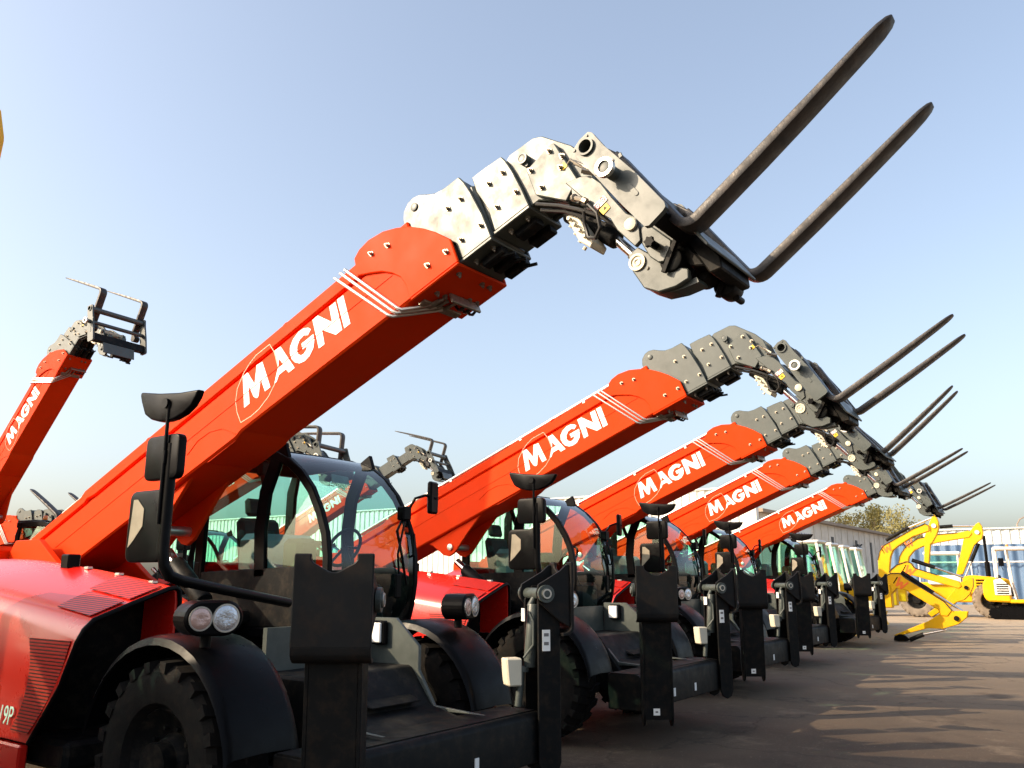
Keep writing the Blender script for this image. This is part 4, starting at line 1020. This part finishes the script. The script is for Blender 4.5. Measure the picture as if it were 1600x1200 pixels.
#ENVIRONMENT
# ------------------------------------------------------------ YELLOW EXCAVATORS
def track_mesh(L=2.0, H=0.52, W_=0.36):
    b = MB()
    r = H / 2; n = 10
    out = [(L / 2 - r + r * math.cos(R(a)), r + r * math.sin(R(a))) for a in range(-90, 91, 18)] + [(-L / 2 + r + r * math.cos(R(a)), r + r * math.sin(R(a))) for a in range(90, 271, 18)]
    b.prism(out, lambda p, d: Vector((d, p[0], p[1])), -W_ / 2, W_ / 2, 0.02)
    per = 2 * (L - 2 * r) + 2 * math.pi * r; k = 30
    for i in range(k):
        s = per * i / k
        if s < L - 2 * r: p, nrm = Vector((0, -L / 2 + r + s, 0)), Vector((0, 0, -1))
        elif s < L - 2 * r + math.pi * r:
            a = -math.pi / 2 + (s - (L - 2 * r)) / r; nrm = Vector((0, math.cos(a), math.sin(a))); p = Vector((0, L / 2 - r, r)) + nrm * r
        elif s < 2 * (L - 2 * r) + math.pi * r: p, nrm = Vector((0, L / 2 - r - (s - (L - 2 * r) - math.pi * r), H)), Vector((0, 0, 1))
        else:
            a = math.pi / 2 + (s - 2 * (L - 2 * r) - math.pi * r) / r; nrm = Vector((0, math.cos(a), math.sin(a))); p = Vector((0, -L / 2 + r, r)) + nrm * r
        q = nrm.to_track_quat('Z', 'X').to_matrix().to_4x4()
        b.box((-0.03, -W_ / 2 - 0.01, -0.02), (0.03, W_ / 2 + 0.01, 0.025), 0, 0, Matrix.Translation(p) @ Matrix.Rotation(0, 4, 'Z') @ q if abs(q.to_3x3().col[1].x) > 0.5 else Matrix.Translation(p) @ q @ Matrix.Rotation(R(90), 4, 'Z'))
    for y in (-L / 2 + r, L / 2 - r, -0.35, 0, 0.35):
        rr_ = r * 0.72 if abs(y) > 0.5 else r * 0.4
        z = r if abs(y) > 0.5 else r * 0.5
        b.cyl((-W_ / 2 - 0.02, y, z), (W_ / 2 + 0.02, y, z), rr_, seg=20)
    return b.mesh('track', 'black')
TRK = track_mesh()
def ex_body():
    b = MB()
    b.box((-0.95, 0.55, 0.80), (0.95, 2.35, 0.92), 0.03)
    b.prism([(1.15, 0.92), (2.25, 0.92), (2.42, 1.1), (2.42, 1.5), (2.30, 1.72), (1.15, 1.78)], lambda p, d: Vector((d, p[0], p[1])), -0.95, 0.95, 0.06)
    b.prism([(0.35, 0.85), (1.2, 0.85), (1.2, 1.55), (0.6, 1.50), (0.38, 1.3)], lambda p, d: Vector((d, p[0], p[1])), -0.95, -0.28, 0.05)
    b.box((-0.25, 0.2, 0.78), (0.15, 0.9, 1.25), 0.03)
    return b.mesh('upper_body', 'ypaint')
def ex_grille():
    b = MB(); b.box((-0.965, 1.35, 1.05), (-0.955, 2.05, 1.60), 0.004)
    for k in range(6): b.box((-0.985, 1.38, 1.09 + 0.085 * k), (-0.962, 2.02, 1.12 + 0.085 * k), 0.004)
    return b.mesh('vent', 'black')
def ex_cab():
    b = MB(); f = lambda p, d: Vector((d, p[0], p[1]))
    for x in (0.12, 0.90):
        b.prism([(0.10, 1.0), (0.17, 1.0), (0.28, 1.55), (0.42, 2.58), (0.34, 2.60), (0.20, 1.55)], f, x, x + 0.05, 0.008)
        b.prism([(1.02, 0.95), (1.10, 0.95), (1.10, 2.6), (1.02, 2.6)], f, x + 0.003, x + 0.047, 0.008)
        b.prism([(1.45, 1.6), (1.52, 1.6), (1.46, 2.6), (1.39, 2.6)], f, x + 0.003, x + 0.047, 0.008)
        b.prism([(0.12, 0.95), (1.05, 0.95), (1.05, 1.28), (0.22, 1.2)], f, x + 0.005, x + 0.045, 0.008)
    b.box((0.10, 0.30, 2.58), (0.97, 1.55, 2.68), 0.04)
    b.box((0.12, 0.1, 0.90), (0.95, 1.5, 1.0), 0.02)
    return b.mesh('cab', 'wcab')
def ex_glass():
    b = MB(); f = lambda p, d: Vector((d, p[0], p[1]))
    for x in (0.145, 0.925): b.prism([(0.2, 1.25), (0.3, 1.55), (0.42, 2.58), (1.42, 2.58), (1.46, 1.6), (1.05, 1.28)], f, x, x + 0.004)
    b.prism([(0.13, 1.05), (0.24, 1.55), (0.385, 2.58), (0.388, 2.58), (0.244, 1.55), (0.133, 1.05)], f, 0.17, 0.90)
    return b.mesh('window', 'glass')
def ex_seat():
    b = MB(); b.box((0.32, 0.75, 1.0), (0.78, 1.2, 1.42), 0.05); b.prism([(1.1, 1.4), (1.22, 1.4), (1.32, 2.05), (1.22, 2.05)], lambda p, d: Vector((d, p[0], p[1])), 0.34, 0.76, 0.04)
    b.box((0.2, 0.4, 1.0), (0.9, 0.55, 1.5), 0.04)
    return b.mesh('seat', 'seat')
def ex_under():
    b = MB(); b.box((-0.6, 0.75, 0.30), (0.6, 1.9, 0.58), 0.04); b.cyl((0, 1.3, 0.56), (0, 1.3, 0.82), 0.42, seg=28)
    return b.mesh('undercarriage', 'dark')
def ex_blade():
    b = MB(); b.prism([(-0.35, 0.05), (-0.30, 0.03), (-0.22, 0.2), (-0.22, 0.35), (-0.30, 0.5), (-0.34, 0.5), (-0.27, 0.33), (-0.27, 0.2)], lambda p, d: Vector((d, p[0], p[1])), -0.98, 0.98, 0.004)
    for x in (-0.45, 0.38): b.box((x, -0.24, 0.2), (x + 0.08, 0.85, 0.34), 0.01)
    return b.mesh('dozer_blade', 'ypaint')
EXM = dict(upper_body=ex_body(), vent=ex_grille(), cab=ex_cab(), window=ex_glass(), seat=ex_seat(), undercarriage=ex_under(), dozer_blade=ex_blade())
TR = {
'e1boom':[(6.12,1.55),(6.08,2.18),(6.0,2.45),(5.88,2.62),(4.97,3.11),(4.61,3.26),(4.5,3.19),(4.51,3.03),(4.64,2.99),(4.99,2.88),(5.43,2.61),(5.61,2.47),(5.7,2.27),(5.76,1.95),(5.80,1.55)],
'e1stick':[(4.48,3.3),(4.35,3.54),(4.28,3.49),(4.23,3.29),(4.24,3.12),(4.32,2.91),(4.47,2.67),(4.52,2.64),(4.64,1.97),(4.77,1.99),(4.66,2.89),(4.58,3.08)],
'e1hole':(4.37,3.19,0.075),'e1w':(5.78,2.53,25),'e1cyl':[(5.8,2.73),(5.1,3.11),(4.43,3.43)],
'e2boom':[(6.05,1.55),(5.94,2.11),(5.89,2.32),(5.8,2.48),(5.63,2.69),(5.26,2.92),(4.66,3.03),(4.06,3.07),(3.72,3.13),(3.62,3.03),(3.72,2.91),(4.2,2.84),(4.69,2.76),(5.11,2.66),(5.4,2.53),(5.59,2.32),(5.68,2.0),(5.72,1.55)],
'e2stick':[(3.68,3.11),(3.49,3.34),(3.39,3.39),(3.32,3.26),(3.31,3.03),(3.37,2.85),(3.48,2.77),(3.61,2.65),(4.04,1.74),(4.24,1.71),(3.89,2.89)],
'e2hole':(3.48,3.07,0.075),'e2w':(5.56,2.75,25),'e2cyl':[(4.57,3.22),(4.18,3.24),(3.5,3.29)],'e2cyl2':[(3.49,2.72),(3.76,2.14),(3.97,1.69)],
'e3boom':[(5.45,1.45),(5.35,1.77),(5.28,1.86),(5.12,1.99),(4.85,2.08),(4.73,2.03),(4.66,1.9),(4.09,1.7),(3.55,1.52),(3.5,1.39),(3.59,1.33),(4.12,1.5),(4.6,1.65),(4.92,1.74),(5.12,1.45)],
'e3stick':[(3.59,1.46),(3.26,1.65),(3.2,1.61),(3.22,1.39),(3.33,1.18),(3.48,1.03),(3.69,0.96),(3.82,0.85),(3.95,0.80),(4.35,0.55),(4.45,0.65),(3.95,1.02),(3.73,1.28)],
'e3cyl':[(4.72,2.06),(4.14,1.85),(3.44,1.63)],'e3w':(4.80,1.83,-30),'e3pin':(3.40,1.36,0.06),
'e4boom':[(5.15,1.25),(5.10,1.55),(4.99,1.67),(4.86,1.74),(4.64,1.74),(4.52,1.62),(3.66,1.03),(3.5,0.81),(3.62,0.66),(3.8,0.68),(3.81,0.81),(4.55,1.31),(4.76,1.35),(4.90,1.2)],
'e4stick':[(3.81,0.72),(3.56,0.8),(3.14,0.8),(3.18,0.65),(3.4,0.47),(3.77,0.35),(4.1,0.36),(4.84,0.14),(4.97,0.15),(4.08,0.54)],
'e4cyl':[(4.62,1.71),(3.91,1.18),(3.28,0.8)],'e4w':(4.65,1.48,-35),'e4pin':(3.42,0.62,0.07),
'e4link':[(4.93,0.13),(4.95,0.02),(4.63,0.02),(4.55,0.06),(4.63,0.15),(4.79,0.2)],'e4rod':[(4.58,0.05),(4.24,0.2),(3.69,0.33)],
}
def excavator(key, X, yfront, label, sc=1.0, loc=None, rz=0.0, blade=True):
    """boom outlines are kept in their measured plane x = X; yfront = y of the cab front"""
    C0 = Vector((X, yfront, 0))
    root = empty('excavator', loc or C0, rz, label, 'excavator', 'yellow excavators lined up beyond the telehandlers')
    root.scale = (sc, sc, sc)
    off = Vector((0.08, -0.1, 0))
    T0 = Matrix.Translation(off)
    ub = link('upper_body', EXM['upper_body'], root, T0); link('vent', EXM['vent'], ub)
    cb = link('cab', EXM['cab'], root, T0); link('window', EXM['window'], cb); link('seat', EXM['seat'], cb)
    un = link('undercarriage', EXM['undercarriage'], root, T0)
    for x in (-0.78, 0.78): link('track', TRK, un, Matrix.Translation((x, 1.3, 0)))
    if blade: link('dozer_blade', EXM['dozer_blade'], root, T0)
    f = lambda p, d: Vector((d, p[0] - yfront, p[1]))
    def pt(p, d): return Vector((d, p[0] - yfront, p[1]))
    g = lambda s: TR.get(key + s)
    b = MB(); b.prism(g('boom'), f, -0.11, 0.11, 0.018); b.cyl(pt(g('boom')[0], -0.2), pt(g('boom')[0], 0.2), 0.09, seg=16)
    rt = g('boom')
    b.box(pt((yfront - 0.9 + 0.55, 0.85), -0.14), pt((rt[0][0] - 0.25, 1.45), 0.14), 0.02)
    bo = link('boom', b.mesh('boom', 'ypaint'), root)
    b = MB(); ptsx = g('boom'); k = 3
    b.tube([pt(p, -0.125) for p in ptsx[1:-6][:7]], 0.012, 6); link('hose', b.mesh('hose', 'hose'), bo)
    wy, wz, ang = g('w')
    b = MB(); ca, sa = math.cos(R(ang)), math.sin(R(ang))
    def wf(p, d): return Vector((d, wy - yfront - (p[0] * ca - p[1] * sa) * 1.0, wz + (p[0] * sa + p[1] * ca)))
    zig = [(-0.09, 0.12), (-0.05, -0.11), (0.02, 0.05), (0.07, -0.11), (0.14, 0.12)]
    for i in range(4):
        a, c = Vector(zig[i]), Vector(zig[i + 1]); dd = (c - a).normalized(); nn = Vector((-dd.y, dd.x)) * 0.026
        b.prism([a + nn - dd * 0.01, c + nn + dd * 0.01, c - nn + dd * 0.01, a - nn - dd * 0.01], wf, -0.1135 - 0.0006 * (i % 2), -0.109)
    link('emblem', b.mesh('emblem', 'orange'), bo)
    b = MB(); b.prism([(-0.155, 0.10), (-0.13, 0.10), (-0.13, -0.10), (-0.155, -0.10)], wf, -0.1135, -0.109); link('stripe', b.mesh('stripe', 'black'), bo)
    b = MB(); b.prism(g('stick'), f, -0.085, 0.085, 0.015)
    s = link('stick', b.mesh('stick', 'ypaint'), root)
    h = g('hole') or g('pin')
    b = MB(); b.cyl(pt(h, -0.125), pt(h, 0.125), h[2] * 0.9, seg=18)
    link('pivot_pin_or_hole_disc', b.mesh('pivot_pin_or_hole_disc', 'wcab' if g('hole') else 'dark'), s)  # for holes, a white disc stands in for the bright see-through opening
    for nm in ('cyl', 'cyl2', 'rod'):
        c = g(nm)
        if c:
            b = MB(); lift = 0.06 if nm == 'cyl' else 0.0
            P3 = [pt((p[0], p[1] + lift * (1 if i < 2 else 0)), 0) for i, p in enumerate(c)]
            b.cyl(P3[0], P3[1], 0.055, seg=16); b.cyl(P3[1], P3[2], 0.03, seg=14, mi=1)
            link('hydraulic_cylinder', b.mesh('hydraulic_cylinder', ['dark', 'chrome']), bo)
    if g('link'):
        b = MB(); b.prism(g('link'), f, -0.16, 0.16, 0.02); link('bucket_coupler', b.mesh('bucket_coupler', 'black'), s)
    return root
excavator('e4', 24.6, 6.55, 'yellow excavator with its arm folded down so the black coupler rests on the asphalt')
excavator('e3', 26.8, 6.75, 'yellow excavator with a half lowered boom held just above the arm resting on the asphalt')
excavator('e1', 29.0, 6.95, 'yellow excavator whose raised boom peaks just below the last forks')
excavator('e2', 31.4, 7.1, 'yellow excavator with the rightmost raised boom elbow against the blue wall')
TR['e5boom'] = [(p[0], p[1]) for p in TR['e1boom']]
for s in ('stick', 'hole', 'w', 'cyl'): TR['e5' + s] = TR['e1' + s]
excavator('e5', 29.0, 6.95, 'large yellow excavator mostly outside the left edge, only its boom knuckle peeking in', 2.1, Vector((1.02, 15.37, 0)), R(31.5), False)

# ---- small canopy excavator at the right edge
root = empty('mini_excavator', (40.8, 3.4, 0), R(2), 'small excavator with open white canopy and grey blade at right edge', 'excavator', 'yellow excavators lined up beyond the telehandlers')
f = lambda p, d: Vector((d, p[0], p[1]))
b = MB(); b.box((-0.35, -0.5, 0.25), (0.35, 0.6, 0.55), 0.03); b.cyl((0, 0, 0.5), (0, 0, 0.68), 0.35, seg=24)
un = link('undercarriage', b.mesh('undercarriage', 'dark'), root)
for x in (-0.6, 0.6): link('track', TRK, un, Matrix.Translation((x, 0.05, 0)) @ Matrix.Diagonal((0.85, 0.95, 0.9, 1)))
b = MB(); b.prism([(0.15, 0.66), (1.0, 0.70), (1.12, 0.9), (1.12, 1.4), (0.98, 1.62), (0.6, 1.66), (0.5, 1.2), (0.15, 1.0)], f, -0.72, 0.72, 0.06); b.box((-0.72, -0.55, 0.64), (0.72, 0.2, 0.78), 0.03)
ub = link('upper_body', b.mesh('upper_body', 'ypaint'), root)
b = MB(); b.prism([(0.12, 0.95), (0.70, 0.95), (0.70, 1.55), (0.45, 1.62), (0.12, 1.3)], f, -0.76, -0.715, 0.02)
sp = link('side_cover', b.mesh('side_cover', 'wcab'), ub)
b = MB()
for k in range(5): b.box((-0.775, 0.2, 1.0 + 0.09 * k), (-0.757, 0.62, 1.045 + 0.09 * k), 0.004)
link('vent', b.mesh('vent', 'black'), ub)
b = MB()
for x in (-0.62, 0.62):
    b.tube([Vector((x, 0.62, 1.5)), Vector((x, 0.60, 2.72)), Vector((x, 0.52, 2.78)), Vector((x, -0.55, 2.78))], 0.04, 10)
    b.tube([Vector((x, -0.02, 0.75)), Vector((x, 0.10, 1.5)), Vector((x, 0.16, 2.78))], 0.035, 10)
b.prism([(0.66, 2.76), (-0.62, 2.76), (-0.60, 2.86), (0.60, 2.88)], f, -0.68, 0.68, 0.03)
cn = link('canopy', b.mesh('canopy', 'wcab'), root)
b = MB(); b.cyl((-0.2, 0.1, 2.86), (-0.2, 0.1, 2.98), 0.06, 0.05, seg=14, bev=0.01); link('beacon', b.mesh('beacon', 'amber'), cn)
b = MB(); b.box((-0.25, 0.05, 0.9), (0.25, 0.5, 1.25), 0.05); b.prism([(0.42, 1.2), (0.52, 1.2), (0.58, 1.75), (0.48, 1.75)], f, -0.24, 0.24, 0.03); link('seat', b.mesh('seat', 'seat'), root)
b = MB(); b.tube([Vector((-0.3, 0.33, 1.95)), Vector((-0.72, 0.40, 2.2))], 0.012, 8); b.box((-0.80, 0.25, 2.1), (-0.74, 0.45, 2.42), 0.02); link('mirror', b.mesh('mirror', 'black'), cn)
b = MB(); b.prism([(-0.55, 0.75), (-0.95, 0.62), (-0.98, 0.95), (-0.75, 1.9), (-0.95, 2.4), (-1.9, 3.1), (-1.95, 2.95), (-1.1, 2.25), (-1.0, 1.9), (-1.15, 0.95), (-1.12, 0.55), (-0.55, 0.55)][:0] or [(-0.5, 0.62), (-0.9, 0.55), (-1.0, 1.0), (-0.82, 1.9), (-0.95, 2.35), (-1.8, 3.0), (-1.75, 3.12), (-0.80, 2.5), (-0.62, 1.95), (-0.72, 1.05), (-0.5, 0.85)], f, -0.10, 0.10, 0.02)
bo = link('boom', b.mesh('boom', 'ypaint'), root)
b = MB(); b.cyl((0, -1.0, 0.95), (0, -0.98, 1.55), 0.05, seg=14); b.cyl((0, -0.98, 1.55), (0, -0.92, 1.95), 0.028, seg=12, mi=1); link('hydraulic_cylinder', b.mesh('hydraulic_cylinder', ['dark', 'chrome']), bo)
b = MB(); b.prism([(-1.55, 0.02), (-1.46, 0.02), (-1.40, 0.2), (-1.42, 0.42), (-1.50, 0.42), (-1.47, 0.22)], f, -0.72, 0.72, 0.006)
for x in (-0.4, 0.32): b.box((x, -1.42, 0.2), (x + 0.08, -0.4, 0.32), 0.01)
link('dozer_blade', b.mesh('dozer_blade', 'wcab'), root)

# ---- wheeled loader with dusty tyres behind the excavators
root = empty('wheeled_loader', (41.6, 5.9, 0), R(6), 'yellow wheeled loader with pale dusty tyres behind the excavator booms', 'loader')
b = MB(); b.prism([(-2.2, 0.62), (1.9, 0.62), (1.95, 1.2), (1.2, 1.45), (-0.3, 1.45), (-0.4, 1.15), (-2.2, 1.0)], f, -0.42, 0.42, 0.05)
body = link('body', b.mesh('body', 'ypaint'), root)
b = MB(); b.prism([(-2.3, 0.95), (-0.55, 0.95), (-0.5, 1.7), (-0.9, 1.75), (-2.1, 1.62), (-2.3, 1.5)], f, -0.62, 0.62, 0.08); hd = link('engine_cover', b.mesh('engine_cover', 'ypaint'), root)
b = MB()
for k in range(4): b.box((-0.645, -1.9, 1.15 + 0.12 * k), (-0.615, -1.0, 1.21 + 0.12 * k), 0.004)
link('vent', b.mesh('vent', 'black'), hd)
b = MB()
for x in (-0.6, 0.55):
    for y in (-0.45, 0.75): b.box((x, y, 1.4), (x + 0.06, y + 0.07, 2.62), 0.012)
b.box((-0.66, -0.55, 2.6), (0.66, 0.92, 2.74), 0.05); b.box((-0.6, -0.45, 1.35), (0.6, 0.8, 1.75), 0.04)
cb = link('cab', b.mesh('cab', 'wcab'), root)
for x in (-0.58, 0.575):
    b = MB(); b.box((x, -0.38, 1.75), (x + 0.005, 0.75, 2.6)); link('window', b.mesh('window', 'glass'), cb)
b = MB(); b.cyl((-0.1, -1.5, 1.6), (-0.1, -1.5, 3.4), 0.06, seg=14); b.cyl((-0.1, -1.5, 1.7), (-0.1, -1.5, 2.3), 0.10, seg=14); link('exhaust_pipe', b.mesh('exhaust_pipe', 'black'), hd)
TD = TY.copy(); TD.materials.clear(); TD.materials.append(M['dust'])
for x in (-0.85, 0.85):
    for y in (-1.5, 1.3):
        wl = link('wheel', hubm, root, Matrix.Translation((x, y, 0.72)) @ Matrix.Diagonal((1, 1.24, 1.24, 1))); link('tyre', TD, wl); link('rim', RM, wl)
b = MB(); b.prism([(1.9, 1.1), (2.0, 1.3), (3.0, 0.7), (3.0, 0.5)], f, -0.6, -0.5, 0.02); b.prism([(1.9, 1.1), (2.0, 1.3), (3.0, 0.7), (3.0, 0.5)], f, 0.5, 0.6, 0.02); link('lift_arm', b.mesh('lift_arm', 'ypaint'), root)
b = MB(); b.prism([(2.9, 0.15), (3.6, 0.08), (3.6, 0.12), (3.05, 0.25), (2.95, 0.75), (3.05, 0.95), (3.0, 0.97), (2.88, 0.75)], f, -1.1, 1.1, 0.01); link('bucket', b.mesh('bucket', 'dark'), root)

# ------------------------------------------------------------ BUILDINGS, WALLS
M['wallwhite'] = mat('white_sheet_metal', (0.70, 0.70, 0.66), 0.5, var=0.06, vscale=0.5, dirt=(0.45, 0.42, 0.36), dirt_amt=0.4)
M['wallbeige'] = mat('beige_panel', (0.66, 0.60, 0.52), 0.8, var=0.10, vscale=0.4, dirt=(0.36, 0.31, 0.25), dirt_amt=0.5)
M['blue'] = mat('blue_sheet_metal', (0.085, 0.155, 0.27), 0.5, var=0.10, vscale=0.6, dirt=(0.15, 0.20, 0.28), dirt_amt=0.4)
M['roofbrown'] = mat('roof_edge', (0.28, 0.22, 0.17), 0.8, var=0.1)
M['signblue'] = mat('blue_lettering', (0.03, 0.06, 0.30), 0.5)
M['dull'] = mat('dark_opening', (0.03, 0.028, 0.026), 0.6)
M['greygreen'] = mat('grey_green_frame', (0.30, 0.34, 0.30), 0.6)
def corrugated(P0, P1, z0, z1, period, depth, trapez=True, back=0.3):
    """a ribbed sheet from P0 to P1 (xy), closed at the back so that it has thickness"""
    P0, P1 = Vector((*P0, 0)), Vector((*P1, 0)); d = (P1 - P0); L = d.length; d.normalize(); n = Vector((d.y, -d.x, 0))
    xs = []; k = int(L / period)
    for i in range(k):
        s = i * period
        if trapez: xs += [(s, 0), (s + period * 0.35, 0), (s + period * 0.45, depth), (s + period * 0.9, depth)]
        else: xs += [(s + period * j / 8, depth * (0.5 - 0.5 * math.cos(2 * math.pi * j / 8))) for j in range(8)]
    xs.append((L, 0))
    b = MB(); fr = lambda s, o, z: P0 + d * s + n * o + Vector((0, 0, z))
    b.sheet([[fr(s, o, z0), fr(s, o, z1)] for s, o in xs])
    b.prism([(0, -0.02), (L, -0.02), (L, -back), (0, -back)], lambda p, q: fr(p[0], p[1], q), z0, z1)
    return b
wh = corrugated((40.0, 62.0), (40.0, 13.7), 0, 5.9, 0.42, 0.06, back=0.35)
root = empty('white_wall', (40, 38, 0), 0, 'long white ribbed metal wall seen between the red booms', 'wall')
wm = wh.mesh('wall', 'wallwhite', 20)
o = link('wall', wm, root, Matrix.Translation((-40, -38, 0)))
b = MB(); b.box((-0.15, -24.35, 5.9), (0.42, 24.05, 5.99), 0.02); link('coping', b.mesh('coping', 'wallwhite'), root)

root = empty('workshop', (82, 24, 0), 0, 'long beige building with a brown roof edge and blue writing', 'building')
b = MB(); b.box((-23.2, -4, 0), (23, 8, 6.15))
wl_ = link('wall', b.mesh('wall', 'wallbeige'), root)
b = MB()
for k in range(21): b.box((-23.0 + 2.2 * k, -4.05, 0), (-22.88 + 2.2 * k, -4.0, 6.1), 0.01)
link('pilaster', b.mesh('pilaster', 'wallbeige'), wl_).__setitem__('kind', 'stuff')
b = MB(); b.prism([(-4.5, 6.15), (8.3, 6.15), (8.3, 6.35), (2, 7.0), (-4.5, 6.4)], lambda p, d: Vector((d, p[0], p[1])), -23.6, 23.4, 0.02); link('roof', b.mesh('roof', 'roofbrown'), root)
for x in (-12.5, -4.5, 4.0, 10.0):
    b = MB(); b.box((x, -4.06, 2.2), (x + 0.7, -3.98, 5.2), 0.02); link('window', b.mesh('window', 'dull'), root)
b = MB(); b.box((-9.6, -4.25, 0), (-7.3, -4.02, 3.2), 0.03); link('door', b.mesh('door', 'greygreen'), root)
for x in (-17.0, 3.0):
    b = MB(); b.box((x, -4.5, 4.6), (x + 0.06, -4.0, 4.66)); b.prism([(-4.75, 4.4), (-4.5, 4.8), (-4.42, 4.75), (-4.67, 4.35)], lambda p, d: Vector((d, p[0], p[1])), x - 0.35, x + 0.4, 0.02); b.prism([(-4.7, 4.75), (-4.42, 4.55), (-4.4, 4.62), (-4.66, 4.83)], lambda p, d: Vector((d, p[0], p[1])), x + 0.5, x + 0.9, 0.02)
    link('floodlight', b.mesh('floodlight', 'dull'), root)
b = MB(); b.box((-16.2, -4.12, 2.9), (-10.9, -4.06, 5.6), 0.02); sg = link('signboard', b.mesh('signboard', 'wallwhite'), root)
b = MB(); rnd = random.Random(3)
for r_ in range(3):
    x = -15.7
    while x < -11.6:
        wd = rnd.uniform(0.25, 0.55); z = 4.75 - 0.8 * r_
        b.box((x, -4.14, z - rnd.uniform(0.05, 0.25)), (x + wd * 0.35, -4.121, z + 0.4), 0.01)
        b.box((x + wd * 0.3, -4.14, z), (x + wd * 1.2, -4.122, z + rnd.uniform(0.12, 0.3)), 0.01); x += wd * 1.5
link('lettering', b.mesh('lettering', 'signblue'), sg)

dv = Vector((0.0, -1.0)); pc = Vector((61.6, 7.2))
A0, A1 = pc - dv * 5, pc + dv * 14
root = empty('blue_wall', (pc.x, pc.y, 0), 0, 'tall wall of blue corrugated sheets behind the small excavator', 'wall')
off = Matrix.Translation((-pc.x, -pc.y, 0))
nrm = Vector((-1.0, 0.0))
lo = corrugated(tuple(A0 + nrm * 0.12), tuple(A1 + nrm * 0.12), 0, 1.95, 0.62, 0.16, False); link('lower_sheet', lo.mesh('lower_sheet', 'blue', 60), root, off)
up = corrugated(tuple(A0), tuple(A1), 1.9, 3.72, 0.62, 0.16, False); link('upper_sheet', up.mesh('upper_sheet', 'blue', 60), root, off)
b = MB(); q = pc + nrm * 0.45
b.tube([Vector((*(q - dv * 3.2), 2.62)), Vector((*(q + dv * 12), 2.62))], 0.05, 8)
for k in range(6): e = q - dv * 3.2 + dv * (15.2 * k / 5); b.cyl(Vector((*e, 0)), Vector((*e, 2.66)), 0.045, seg=8)
link('rail', b.mesh('rail', 'wcab'), root, off)
root = empty('storage_shed', (68, 10, 0), 0, 'white ribbed shed roof showing above the blue wall', 'building')
pc2 = pc - nrm * 6
A0, A1 = pc2 - dv * 3.8, pc2 + dv * 16
up = corrugated(tuple(A0), tuple(A1), 0, 4.95, 0.55, 0.08, True, back=8); link('wall', up.mesh('wall', 'wallwhite', 20), root, Matrix.Translation((-68, -10, 0)))
b = MB(); fr = lambda p, d: Vector((*(pc2 + dv * d - nrm * p[0]), p[1])) - Vector((68, 10, 0))
b.prism([(-0.2, 4.95), (8.2, 4.95), (8.2, 5.05), (-0.2, 5.05)], fr, -4.0, 16.2); link('roof', b.mesh('roof', 'wallwhite'), root)

# ---- street lamp at the right edge
root = empty('street_lamp', (74.0, 5.5, 0), 0, 'thin curved street lamp rising beyond the blue wall at right edge', 'street lamp')
b = MB(); b.tube([Vector((0, 0, 0)), Vector((0, 0, 5.6)), Vector((0.1, -0.2, 5.95)), Vector((0.35, -0.55, 6.15)), Vector((0.8, -1.2, 6.25))], 0.05, 8); b.cyl((0, 0, 3.9), (0, 0, 4.5), 0.12, 0.07, seg=10)
link('lamp_post', b.mesh('lamp_post', 'roofbrown'), root)
b = MB(); b.prism([(-1.1, 6.22), (-1.9, 6.30), (-1.9, 6.38), (-1.1, 6.34)], lambda p, d: Vector((-p[0] * 0.66, p[0], p[1])) + Vector((d, d * 0.66, 0)), -0.12, 0.12, 0.01); link('lamp_head', b.mesh('lamp_head', 'wcab'), root)

# ---- trees behind the beige building
M['leaf'] = mat('leaf', (0.20, 0.175, 0.055), 0.7, var=0.35, vscale=1.0)
M['bark'] = mat('bark', (0.10, 0.075, 0.05), 0.9)
def tree(x, y, h, rad, label, seed):
    rn = random.Random(seed)
    root = empty('tree', (x, y, 0), rn.uniform(0, 6), label, 'tree', 'trees behind the beige building')
    b = MB(); b.cyl((0, 0, 0), (0.1, 0, h * 0.5), 0.28, 0.16, seg=10); tips = []
    for k in range(9):
        a = rn.uniform(0, 6.28); z0 = h * rn.uniform(0.35, 0.5); rr_ = rad * rn.uniform(0.45, 0.9)
        e = Vector((math.cos(a) * rr_, math.sin(a) * rr_, h * rn.uniform(0.62, 0.92)))
        b.cyl((0.08, 0, z0), e, 0.10, 0.02, seg=6); tips.append(e)
    link('trunk', b.mesh('trunk', 'bark'), root)
    t = bmesh.new()
    for c in tips + [Vector((0, 0, h * 0.8)), Vector((0, 0, h * 0.95))]:
        cr = rad * rn.uniform(0.32, 0.5)
        for k in range(190):
            v = Vector((rn.gauss(0, 1), rn.gauss(0, 1), rn.gauss(0, 0.8))); v = v.normalized() * cr * (rn.random() ** 0.45) + c
            s = rn.uniform(0.09, 0.19)
            a1 = Vector((rn.gauss(0, 1), rn.gauss(0, 1), rn.gauss(0, 1))).normalized(); a2 = a1.orthogonal().normalized()
            vs = [t.verts.new(v + a1 * s), t.verts.new(v + a2 * s * 0.6), t.verts.new(v - a1 * s), t.verts.new(v - a2 * s * 0.6)]
            t.faces.new(vs)
    b = MB(); b._merge(t); link('crown', b.mesh('crown', 'leaf'), root)
def polar(u, D):
    a = YAW - math.atan((u - 800) / 1311.16)
    return D * math.cos(a), D * math.sin(a)
for i, (u, D, h, rad, lb) in enumerate(((1305, 122, 11.6, 3.0, 'yellowish green tree right beside the last red boom'), (1337, 128, 10.6, 2.6, 'low yellowish tree in the dip of the tree row'), (1362, 125, 11.4, 2.8, 'rounded yellowish tree third from left in the tree row'), (1398, 122, 10.3, 3.4, 'broad yellowish tree nearest the raised yellow booms'))):
    X, Y = polar(u, D); tree(X, Y, h, rad, lb, 11 + i)
